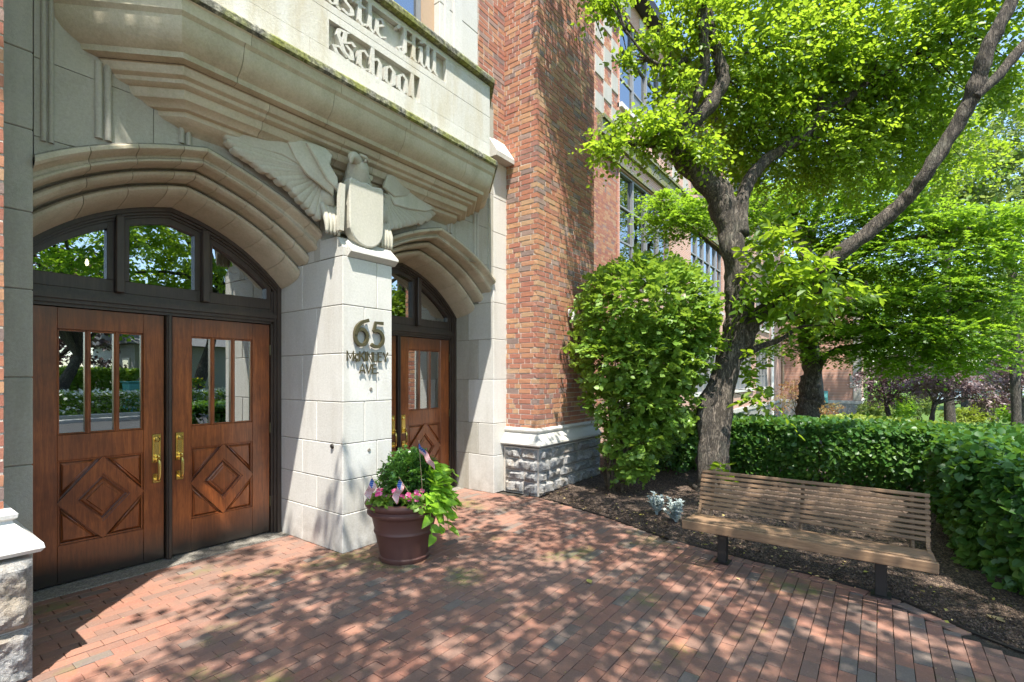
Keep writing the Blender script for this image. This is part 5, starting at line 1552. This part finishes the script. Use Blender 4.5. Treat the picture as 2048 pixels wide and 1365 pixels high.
def hedge(name, label, path, width, z0, z1, n, size, mat, single=0, stems=True):
    c = path[len(path) // 2]
    e = empty(name, (c[0], c[1], z0), label, 'hedge')
    if stems:
        m_ = MB()
        for a, b in zip(path, path[1:]):
            L = math.hypot(b[0] - a[0], b[1] - a[1])
            for k in range(int(L / .16)):
                t = random.random(); x = a[0] + (b[0] - a[0]) * t + random.uniform(-.3, .3) * width; y = a[1] + (b[1] - a[1]) * t + random.uniform(-.3, .3) * width
                q = Vector((x, y, z0 - .05)); r = Vector((x + random.uniform(-.25, .25), y + random.uniform(-.25, .25), z0 + (z1 - z0) * random.uniform(.6, .95)))
                m_.tube([q, q.lerp(r, .5) + Vector((random.uniform(-.05, .05), random.uniform(-.05, .05), 0)), r], [.012, .009, .004], 5, 0, sub=3)
        m_.build('stems', M_STEM, e)
    foliage_parts(e, box_leaves(path, width, z0, z1, n, size), mat, LEAF6, single, 1.15)
    return e
hedge('boxed_hedge', 'long clipped hedge of glossy dark leaves running behind the slatted bench', [(9.6, 3.9), (9.0, 2.2), (8.75, .6), (8.7, -.9), (8.9, -3.2)], 1.35, 0.0, .86, 38000, .070, L_HEDGE, 150)
hedge('side_hedge', 'nearer glossy green hedge arm at the right of the bench', [(8.2, -1.2), (7.0, -1.15), (6.0, -1.08), (5.35, -1.15), (4.8, -1.5), (4.5, -2.4)], 1.3, 0.0, .93, 30000, .072, L_HEDGE, 150)
hedge('golden_hedge', 'low sunlit golden green hedge on the slope beyond the maple', [(24, 1.8), (21, -1.0), (18, -4.5), (16, -8)], 2.6, -1.15, -.02, 20000, .13, L_YG, 0, False)
hedge('sunny_hedge', 'rounded pale green hedge clump at the foot of the far wing corner', [(31, 1.0), (29, -.5)], 2.6, -1.6, -.75, 4000, .16, L_FAR, 0, False)

# big rounded viburnum before the buttress
e = empty('rounded_shrub', (6.17, 2.89, 0), 'tall rounded leafy shrub on bare stems in front of the brick buttress', 'shrub')
m_ = MB()
for k in range(9):
    a = random.uniform(0, 6.28); b0 = Vector((6.17 + .09 * math.cos(a), 2.86 + .09 * math.sin(a), -.03))
    top = at(1290 + random.uniform(-110, 110), random.uniform(560, 760), 6.8 + random.uniform(-.5, .5))
    m_.tube([b0, b0 + Vector((.03 * math.cos(a), .03 * math.sin(a), .5)), b0.lerp(top, .55), top], [.022, .018, .013, .005], 7, .2, sub=5)
m_.build('stems', M_STEM, e, smooth=True)
E4 = [(1288, 622, 6.8, 142, 108, .95, 620), (1275, 720, 6.75, 128, 80, .85, 330), (1340, 690, 6.8, 86, 90, .75, 160), (1262, 800, 6.7, 92, 70, .65, 180), (1310, 815, 6.75, 80, 66, .6, 130), (1268, 875, 6.65, 68, 52, .48, 90), (1258, 925, 6.6, 46, 36, .36, 44), (1165, 690, 6.6, 24, 22, .3, 10)]
cl4 = [px_clump(u, v, d, a, b, rd, n) for u, v, d, a, b, rd, n in E4]
A4 = crown([(c, r, int(n * 2.7)) for c, r, n in cl4], 7, .066, .15, shell=.85, droop=.15)
# leaf blades lie over one another on the outside of the dome
foliage_parts(e, A4, L_BUSH, LEAF6, 240, 1.25)

for lab_, u_, v_, d_, ru_, rv_, mt_ in (('pale round shrub at the foot of the far wing corner', 1748, 822, 30, 26, 18, L_FAR), ('spreading green shrub under the first plum tree', 1790, 815, 31, 34, 22, L_MAPLE), ('bushy pale shrub between the plum tree stems', 1835, 812, 33, 30, 20, L_FAR),
    ('round sunlit shrub right of the street lamp', 1985, 818, 33, 34, 22, L_YG), ('low shrub at the foot of the slim dark trunk', 2040, 826, 28, 30, 18, L_MAPLE), ('golden shrub at the far end of the golden hedge', 1930, 832, 30, 40, 14, L_YG)):
    c_ = at(u_, v_, d_)
    e = empty('background_shrub', (c_.x, c_.y, ground_z(c_.x, c_.y)), lab_, 'shrub')
    m_ = MB()
    for k in range(5): m_.tube([(c_.x, c_.y, ground_z(c_.x, c_.y)), (c_.x + random.uniform(-.4, .4), c_.y + random.uniform(-.4, .4), c_.z + .2)], [.03, .01], 5)
    m_.build('stems', M_STEM, e)
    foliage_parts(e, crown([px_clump(u_, v_, d_, ru_, rv_, 1.0, 260), px_clump(u_ + 12, v_ - 6, d_, ru_ * .6, rv_ * .8, .8, 90)], 7, .15, .35, shell=.8), mt_, LEAF4, 0, mass='crown')
# darker low shrub behind it
e = empty('dark_shrub', (8.3, 3.0, 0), 'dark low evergreen shrub in the gap between rounded shrub and trunk', 'shrub')
m_ = MB()
for k in range(8): 
    m_.tube([(8.2, 3.0, -.05), (8.2 + random.uniform(-.5, .5), 3.0 + random.uniform(-.5, .5), random.uniform(.5, .9))], [.015, .006], 5)
m_.build('stems', M_STEM, e)
foliage_parts(e, crown([((8.1, 3.05, .5), (.75, .8, .5), 420), ((8.7, 2.5, .45), (.7, .7, .45), 300)], 7, .075, .2, shell=.6), L_HEDGE, LEAF4, 0)

# lace leaf maple by the far wing
p = at(1600, 800, 26)
tree_xyz('lace_leaf_maple', 'small orange red lace leaf maple near the far wing wall', p.x, p.y, pc([(1580, 790, 26, 30, 20, 60), (1650, 815, 26, 34, 16, 70), (1590, 770, 26, 24, 12, 30), (1670, 830, 26, 24, 14, 30), (1560, 810, 26, 22, 16, 26)], .7), L_RED, .10, 8, .4, .05)

# silver leaved plants by the bench
def silver(x, y, s, label):
    e = empty('dusty_miller', (x, y, .02), label, 'plant', None)
    st_ = MB(); Ps, Ds, Ns, Ss = [], [], [], []
    for k in range(13):
        a = random.uniform(0, 6.28); r = random.uniform(.02, .13) * s; h = random.uniform(.10, .26) * s
        tip = Vector((x + r * math.cos(a), y + r * math.sin(a), .02 + h))
        st_.tube([(x, y, 0.0), (x + r * .4 * math.cos(a), y + r * .4 * math.sin(a), h * .6), tip], [.006, .005, .003], 5, sub=3)
        for q in range(26):
            t = .35 + .65 * q / 26; aa = random.uniform(0, 6.28)
            b = Vector((x, y, 0)).lerp(tip, t)
            Ps.append(b); d = Vector((math.cos(aa), math.sin(aa), .35)); Ds.append(d); Ns.append(Vector((-d.x * .3, -d.y * .3, 1))); Ss.append(random.uniform(.03, .062) * s)
    st_.build('stems', L_SILVER, e)
    foliage_parts(e, (np.array(Ps), unit(np.array(Ds)), unit(np.array(Ns)), np.array(Ss)), L_SILVER, STAR, 0, .8)
silver(5.38, 1.99, 1.0, 'silver leaved dusty miller nearer the rounded shrub')
silver(5.24, 1.72, 1.05, 'silver leaved dusty miller close to the bench end')
# ------------------------------------------------------------------ slatted bench
bench = empty('park_bench', (4.38, .5, 0), 'weathered wooden slat bench on two steel posts along the hedge', 'bench')
YA, YB = -.285, 1.285
def slat(x, z, w, h, ang, i, yb=YB, ya=YA):
    m = MB(); m.cbox(-w / 2, w / 2, ya, yb, -h / 2, h / 2, .004, random.random())
    ca, sa = math.cos(ang), math.sin(ang)
    bow = lambda y: 0
    m.v = [(x + a * ca - c * sa, b, z + a * sa + c * ca) for a, b, c in m.v]
    m.build('slat', M_TEAK, bench, centre=False)
# front fascia, seat slats, curve, back slats
prof = []
slat(4.085, .352, .030, .070, 0, 0, YB + .012, YA - .012)
for k in range(9): slat(4.128 + k * .040, .378 - .0016 * k * k * .35, .027, .028, -.02 - .006 * k, k)
bx_, bz_ = 4.497, .405
for k in range(9):
    t = k / 8
    slat(4.492 + .030 * t + .055 * t * t + .02, .412 + .295 * t, .024, .026, math.radians(-14), k)
fr = MB()
for y in (YA + .10, .5, YB - .10):
    P = [(4.10, .335), (4.30, .345), (4.47, .345), (4.535, .41), (4.575, .55), (4.625, .70)]
    fr.tube([(a, y, b) for a, b in P], [.014] * 6, 8, 0, sub=4)
for y in (YA, YB - .03):
    P = [(4.10, .392), (4.46, .372), (4.49, .40), (4.60, .712), (4.625, .705), (4.535, .39), (4.47, .335), (4.10, .32)]
    fr.prism([(a, y + .006, b) for a, b in P], (0, .022, 0))
fr.build('frame', M_TEAK, bench)
for y in (-.005, 1.06):
    lg = MB(); lg.cbox(4.36, 4.43, y - .035, y + .035, .004, .335, .004); lg.cbox(4.16, 4.50, y - .022, y + .022, .318, .342, .003); lg.cbox(4.33, 4.46, y - .06, y + .06, .002, .010, .002)
    lg.build('leg', M_DIRON, bench)

# ------------------------------------------------------------------ planter and what grows in it
PC = Vector((2.885, 3.30, 0))
pot = MB()
pot.lathe([(0, .012), (.185, .012), (.205, .0), (.213, .012), (.216, .035), (.206, .045), (.222, .12), (.245, .225), (.252, .235), (.258, .248), (.253, .262), (.252, .272), (.274, .37), (.286, .385), (.300, .392), (.312, .405), (.314, .42), (.300, .432), (.296, .44), (.308, .452), (.326, .466), (.332, .485), (.326, .503), (.308, .512), (.286, .508), (.275, .49), (.268, .45), (0, .45)], PC, 72)
po = pot.build('planter_pot', M_POT, smooth=True, angle=40)
po['label'] = 'large brown ribbed planter pot standing beside the stone pier'; po['category'] = 'planter'
soil = MB(); soil.lathe([(0, .478), (.15, .474), (.272, .462)], PC, 24); soil.build('soil', M_SOIL, po)
e = empty('boxwood_ball', tuple(PC + Vector((.04, .02, .47))), 'dense dark boxwood dome in the middle of the brown planter', 'shrub')
m_ = MB()
for k in range(16):
    a = random.uniform(0, 6.28); m_.tube([PC + Vector((0, .04, .46)), PC + Vector((.1 * math.cos(a), .04 + .1 * math.sin(a), .6)), PC + Vector((.16 * math.cos(a), .04 + .16 * math.sin(a), .75))], [.008, .006, .003], 5)
m_.build('stems', M_STEM, e)
foliage_parts(e, crown([((PC.x + .06, PC.y + .0, .66), (.265, .25, .22), 1000), ((PC.x + .06, PC.y + .0, .78), (.18, .18, .13), 300)], 8, .030, .085, shell=.75, droop=.0), L_BOX, LEAF4, 0, 1.1)
def impatiens(cx_, cy_, cz_, r, nf, label):
    e = empty('pink_impatiens', (cx_, cy_, cz_ - .06), label, 'flower', 'pink impatiens round the planter rim')
    m_ = MB()
    for k in range(10):
        m_.tube([(cx_, cy_, cz_ - .08), (cx_ + random.uniform(-r, r) * .7, cy_ + random.uniform(-r, r) * .7, cz_ + .01)], [.004, .003], 5)
    m_.build('stems', L_BUSH, e)
    foliage_parts(e, crown([((cx_, cy_, cz_), (r, r, r * .55), 26)], 6, .052, .06, shell=.8), L_BUSH, LEAF6, 0, 1.2)
    for k in range(nf):
        a = random.uniform(0, 6.28); q = math.sqrt(random.random()) * r * 1.0
        # flowers face outwards over the rim
        c = Vector((cx_ + q * math.cos(a), cy_ + q * math.sin(a), cz_ + r * .5 + random.uniform(-.03, .035)))
        nrm = (c - PC - Vector((0, 0, .35))).normalized(); nrm = (nrm + Vector((random.uniform(-.4, .4), random.uniform(-.4, .4) - .4, random.uniform(0, .5)))).normalized()
        u_ = nrm.orthogonal().normalized(); w_ = nrm.cross(u_)
        f = MB()
        for j in range(5):
            b = j * 2 * math.pi / 5 + random.uniform(-.15, .15); d = u_ * math.cos(b) + w_ * math.sin(b); s_ = w_ * math.cos(b) - u_ * math.sin(b); R0 = .020 * random.uniform(.85, 1.15)
            f.add([c, c + d * R0 * .55 + s_ * R0 * .5 + nrm * .002, c + d * R0 * 1.1 + s_ * R0 * .35 + nrm * .001, c + d * R0 * 1.1 - s_ * R0 * .35 - nrm * .001, c + d * R0 * .55 - s_ * R0 * .5 + nrm * .001], [(0, 1, 2, 3, 4)], random.random())
        f.build('blossom', L_PINK, e)
impatiens(PC.x - .24, PC.y - .02, .54, .095, 11, 'pink impatiens at the side of the planter touching the pier')
impatiens(PC.x - .11, PC.y - .21, .535, .095, 11, 'pink impatiens at the front of the planter between two little flags')
impatiens(PC.x + .06, PC.y - .25, .52, .07, 5, 'few pink impatiens tucked beside the lime vine')
impatiens(PC.x + .27, PC.y + .08, .60, .09, 10, 'taller pink impatiens behind the lime vine')
# sweet potato vine: every blade its own part
e = empty('sweet_potato_vine', tuple(PC + Vector((.14, -.18, .48))), 'lime green sweet potato vine spilling over the planter rim', 'vine')
P_, D_, N_, S_ = [], [], [], []
m_ = MB()
root = PC + Vector((.05, -.15, .52))
out_dir = Vector((.30, -.95, 0)).normalized()
for k in range(30):
    a = random.uniform(-.75, 1.15)
    d = Matrix.Rotation(a, 3, 'Z') @ out_dir
    reach = random.uniform(.12, .30); drop = random.choice([-.10, -.07, -.03, 0, .05, .10, .16, .22]) if k > 3 else .27
    lift = max(0, .10 - drop * .2) + .08
    tip = root + d * reach; tip.z = .52 - drop if drop > 0 else .60 - drop * .9
    mid = root.lerp(tip, .5) + Vector((0, 0, lift))
    pts = [root, mid, tip] if drop < .05 else [root, root + d * .17 + Vector((0, 0, .06)), tip]
    m_.tube(pts, [.005, .004, .003], 5, 0, sub=4)
    nn_ = 7 if drop > .05 else 5
    for j in range(nn_):
        t = .3 + .7 * j / (nn_ - 1); b = pts[0].lerp(pts[1], t * 2) if t < .5 else pts[1].lerp(pts[2], t * 2 - 1)
        yaw = random.uniform(-1.2, 1.2); dd = Matrix.Rotation(yaw, 3, 'Z') @ d
        dd = Vector((dd.x, dd.y, random.uniform(-1.0, -.15) if drop > .05 else random.uniform(-.6, .45))).normalized()
        n0 = (d * .8 + Vector((random.uniform(-.3, .3), -.25 + random.uniform(-.3, .3), .75))).normalized()
        P_.append(b + n0 * random.uniform(0, .035)); D_.append(dd); N_.append(n0); S_.append(random.uniform(.070, .125))
m_.build('stems', L_LIME, e)
foliage_parts(e, (np.array(P_), np.array(D_), np.array(N_), np.array(S_)), L_LIME, HEART, len(P_) - 30, .82)

# little stick flags
M_FR = m_simple('flag_red', (.48, .03, .05), .75, spec=.2); M_FW = m_simple('flag_white', (.75, .75, .72), .75, spec=.2); M_FB = m_simple('flag_blue', (.03, .09, .34), .75, spec=.2)
def flag(base, top, u_, w, h, droop, label):
    base = Vector(base); top = Vector(top); u_ = Vector(u_).normalized()
    e = empty('stick_flag', tuple(base), label, 'flag', 'small stick flags in the planter')
    s = MB(); s.tube([base, top + (top - base).normalized() * .012], [.0022, .0022], 6); s.tube([top + (top - base).normalized() * .012, top + (top - base).normalized() * .02], [.004, .002], 6); s.build('stick', M_TANFRAME, e)
    ax = (top - base).normalized()
    c = MB(); nu, nv = 13, 13
    side = u_.cross(ax).normalized()
    for j in range(nv + 1):
        for i in range(nu + 1):
            a, b = i / nu, j / nv
            p = top - ax * (b * h) + u_ * (a * w * (1 - .35 * droop)) + Vector((0, 0, -droop * w * a ** 1.2)) + side * (.010 * math.sin(a * 9 + b * 3))
            c.v.append(tuple(p)); c.t.append(.5)
    for j in range(nv):
        for i in range(nu):
            a = j * (nu + 1) + i; c.f.append((a, a + 1, a + nu + 2, a + nu + 1))
            c.mi.append(2 if (i < 5 and j < 7) else (0 if j % 2 == 0 else 1))
    cl_ = c.build('cloth', [M_FR, M_FW, M_FB], e, smooth=True)
    st_ = MB()
    for r_ in range(4):
        for k in range(4 if r_ % 2 == 0 else 3):
            a = (k + (.5 if r_ % 2 == 0 else 1.0)) / 4.0 * 5 / nu; b = (r_ + .5) / 4.0 * 7 / nv
            ct = top - ax * (b * h) + u_ * (a * w * (1 - .35 * droop)) + Vector((0, 0, -droop * w * a ** 1.2)) + side * (.010 * math.sin(a * 9 + b * 3))
            for sg in (1, -1):
                vs = [ct + side * sg * .0012 + (ax * math.cos(q * math.pi / 5) + u_ * math.sin(q * math.pi / 5)) * (.0035 if q % 2 == 0 else .0015) for q in range(10)]
                st_.add(vs, [tuple(range(10))])
    st_.build('stars', M_FW, cl_)
flag(at(775, 1006, 4.08), at(744, 956, 3.98), (-.4 * RX, -.4 * RY, -.92), .15, .075, .0, 'little flag at the planter side nearest the pier')
flag(at(832, 1008, 4.05), at(800, 958, 3.93), (-.4 * RX, -.4 * RY, -.92), .16, .08, .0, 'little flag at the planter front drooping over the rim')
flag(at(846, 1000, 4.1), at(838, 886, 3.92), (.62 * RX, .62 * RY, -.78), .19, .085, .0, 'tallest little flag standing before the boxwood dome')
flag((PC.x + .26, PC.y + .02, .47), (PC.x + .27, PC.y - .01, .63), (.3, -.2, -1), .10, .055, .0, 'little flag half hidden beside the lime vine')

# ------------------------------------------------------------------ fallen leaves
spots = [(1182, 1170, 'curled yellow fallen leaf lying alone in the middle of the patio', .07), (1263, 1090, 'small bright yellow fallen leaf near the mulch edge', .045), (1362, 1098, 'thin green fallen leaf near the bench post', .05),
         (2012, 1250, 'large dry yellow leaf on the mulch under the side hedge', .10), (1812, 1165, 'tan fallen leaf on the mulch beyond the bench end', .06), (1480, 1162, 'thin yellow fallen leaf on the bricks before the bench', .035)]
for u, v, lab, s in spots:
    g0 = gnd(u, v); a = random.uniform(0, 6.28)
    m = MB(); T, F = LEAF6
    m.add([(g0.x + s * (p[0] * .9 * math.cos(a) - p[1] * math.sin(a)), g0.y + s * (p[0] * .9 * math.sin(a) + p[1] * math.cos(a)), .006 + s * (.06 + abs(p[2]) * 1.6)) for p in T], F, random.random())
    o = m.build('fallen_leaf', L_DRY); tag(o, lab, 'leaf', 'fallen leaves on the ground')
n = 420
P = np.zeros((n, 3)); yy = rng.uniform(-1.5, 3.6, n); P[:, 1] = yy; P[:, 0] = np.array([edge_x(y) for y in yy]) + rng.uniform(-.12, 1.8, n); P[:, 2] = .022
D = rng.normal(0, 1, (n, 3)); D[:, 2] *= .2; N = rng.normal(0, .3, (n, 3)); N[:, 2] += 1
o = link('leaf_litter', leaf_mesh('leaf_litter', P, unit(D), unit(N), rng.uniform(.015, .045, n), L_DRY, LEAF4)); tag(o, 'small dry leaf fragments strewn over the mulch and paving edge', kind='stuff')
# scattered crumbs on the bricks
n = 700
P = np.zeros((n, 3)); P[:, 1] = rng.uniform(-1.2, 4.6, n); P[:, 0] = rng.uniform(.3, 4.9, n)
P = P[[p[0] < edge_x(p[1]) - .05 for p in P]]; n = len(P); P[:, 2] = .004
D = rng.normal(0, 1, (n, 3)); D[:, 2] = 0; N = np.tile([[0, 0, 1.0]], (n, 1))
o = link('patio_debris', leaf_mesh('patio_debris', P, unit(D), N, rng.uniform(.004, .012, n), L_DRY, LEAF4)); tag(o, 'tiny twigs and seed husks scattered on the brick patio', kind='stuff')

# ------------------------------------------------------------------ grass near the hedges
n = 26000
P = np.zeros((n, 3)); P[:, 0] = rng.uniform(9.7, 20, n); P[:, 1] = rng.uniform(-6, 5.2, n); P[:, 2] = [ground_z(x, y) for x, y in P[:, :2]]
D = rng.normal(0, .35, (n, 3)); D[:, 2] += 1; N = rng.normal(0, 1, (n, 3))
o = link('lawn_grass', leaf_mesh('lawn_grass', P, unit(D), unit(N), rng.uniform(.04, .09, n), L_GRASS, LEAF4, .35)); tag(o, 'lawn grass growing between the hedge and the maple', kind='stuff')

# ------------------------------------------------------------------ pale houses and street far down the slope
M_HOUSE = [m_simple('pale_blue_siding', (.42, .48, .56), .7), m_simple('white_siding', (.68, .68, .66), .7), m_simple('grey_siding', (.38, .38, .37), .7)]
M_ROOF = m_simple('grey_shingle', (.16, .16, .17), .9)
def house(x, y, w, dep, h, z, mat, label, rz=0, face=-1, win=M_WGLASS):
    e = empty('house', (x, y, z), label, 'house')
    e.rotation_euler = (0, 0, rz)
    def loc(mb_, nm, mt, par=e):
        o = bpy.data.objects.new(nm, mb_.mesh(nm, mt)); col.objects.link(o); o.parent = par; return o
    b = MB(); b.box(-w / 2, w / 2, -dep / 2, dep / 2, 0, h); wl = loc(b, 'wall', mat)
    r = MB(); r.prism([(-w / 2 - .3, -dep / 2 - .4, h), (-w / 2 - .3, dep / 2 + .4, h), (-w / 2 - .3, 0, h + dep * .32)], (w + .6, 0, 0)); loc(r, 'roof', M_ROOF)
    s_ = MB()
    for k in range(int(h / .16)):
        for sg in (-1, 1):
            ya, yb = sorted((sg * (dep / 2), sg * (dep / 2 + .022)))
            s_.box(-w / 2, w / 2, ya, yb, k * .16, k * .16 + .145)
            xa, xb = sorted((sg * (w / 2), sg * (w / 2 + .022)))
            s_.box(xa, xb, -dep / 2, dep / 2, k * .16, k * .16 + .145)
    so = loc(s_, 'siding', mat); so['kind'] = 'stuff'
    for sg in (-1, 1):
        for k in range(3):
            cx_ = -w / 2 + w * (k + .5) / 3
            for zz_ in ([1.1] if h < 4 else [1.1, h - 1.9]):
                ya, yb = sorted((sg * (dep / 2 + .02), sg * (dep / 2 + .07)))
                f = MB(); f.box(cx_ - .5, cx_ + .5, ya, yb, zz_ - .1, zz_ + 1.3); fo = loc(f, 'window', M_WHITEP)
                ya, yb = sorted((sg * (dep / 2 + .07), sg * (dep / 2 + .08)))
                for za in (zz_, zz_ + .62):
                    f = MB(); f.box(cx_ - .4, cx_ + .4, ya, yb, za, za + .55); o = loc(f, 'pane', win, fo)
            xa, xb = sorted((sg * (w / 2 + .02), sg * (w / 2 + .07))); cy_ = -dep / 2 + dep * (k + .5) / 3
            f = MB(); f.box(xa, xb, cy_ - .5, cy_ + .5, 1.0, 2.4); fo = loc(f, 'window', M_WHITEP)
            xa, xb = sorted((sg * (w / 2 + .07), sg * (w / 2 + .08))); f = MB(); f.box(xa, xb, cy_ - .4, cy_ + .4, 1.1, 2.3); loc(f, 'pane', win, fo)
    return e
p = at(1905, 830, 75); house(p.x, p.y, 9, 8, 4.6, -4.6, M_HOUSE[0], 'pale blue house glimpsed below the plum trees', .2)
p = at(1960, 830, 82); house(p.x, p.y, 8, 8, 4.8, -5.0, M_HOUSE[1], 'white house behind the distant rounded tree', .1)
p = at(2040, 830, 70); house(p.x, p.y, 9, 8, 6.0, -3.6, M_HOUSE[0], 'taller pale blue house at the frame edge past the tall tree', .3)
house(14.8, -25, 11.5, 7, 3.1, .2, M_HOUSE[2], 'low grey sided house across the drive mirrored in the door glass', 0)
# slim street lamp
e = empty('street_lamp', tuple(at(1940, 840, 34)), 'slim pale street lamp post seen between the plum trees', 'street lamp')
m_ = MB(); q = at(1940, 850, 34); m_.tube([(q.x, q.y, q.z - 1.5), (q.x, q.y, q.z + 2.2), (q.x, q.y + .1, q.z + 2.9), (q.x - .3, q.y + .9, q.z + 3.2)], [.07, .06, .05, .04], 8, 0, sub=4); m_.build('pole', M_GREYMETAL, e)
m_ = MB(); m_.cbox(q.x - .55, q.x - .15, q.y + .85, q.y + 1.5, q.z + 3.12, q.z + 3.28, .04); m_.build('lamp_head', M_GREYMETAL, e)

# ------------------------------------------------------------------ garden across the drive (mirrored in the doors)
def flowers(name, label, path, n, size, mat, w, z1, bloom, nb):
    e = hedge(name, label, path, w, .0, z1, n, size, mat, 0, True); e['category'] = 'flower bed'
    P, D, N, S = box_leaves(path, w * 1.06, .25, z1 + .06, nb, .12)
    N[:] = 0; N[:, 2] = 1; N += rng.normal(0, .3, N.shape)
    me = leaf_mesh('blossoms', P - np.array(world_loc(e))[None, :], D, unit(N), S, bloom, STAR); o = bpy.data.objects.new('blossoms', me); col.objects.link(o); o.parent = e; o['kind'] = 'stuff'
flowers('white_flower_bed', 'bank of white flowers along the kerb mirrored in the left door', [(1, -13.9), (17, -13.9)], 11000, .11, L_BUSH, 1.5, .95, L_WHITE, 4200)
flowers('yellow_flower_bed', 'clump of yellow flowers behind the white ones', [(8.0, -15.8), (10.0, -15.8)], 1400, .11, L_BUSH, 1.0, 1.5, L_YEL, 260)
hedge('garden_hedge', 'bright green garden hedge behind the white flowers', [(5.5, -19.0), (8.5, -19.0)], 1.6, 0, 1.9, 4500, .14, L_BUSH, 0)
fn = empty('dark_fence', (3, -20.5, 0), 'dark board fence behind the garden hedge', 'fence')
for k in range(34):
    m_ = MB(); m_.cbox(-3 + k * .3, -2.715 + k * .3, -20.52, -20.48, 0, 1.9, .006, random.random()); m_.build('board', M_FRAME, fn)
m_ = MB(); m_.cbox(7.3, 8.2, -17.1, -16.3, 0, 1.35, .05); m_.cbox(7.25, 8.25, -17.15, -16.25, 1.35, 1.42, .03); o = m_.build('garden_bin', M_TEAL); tag(o, 'teal garden bin behind the white flowers', 'bin')
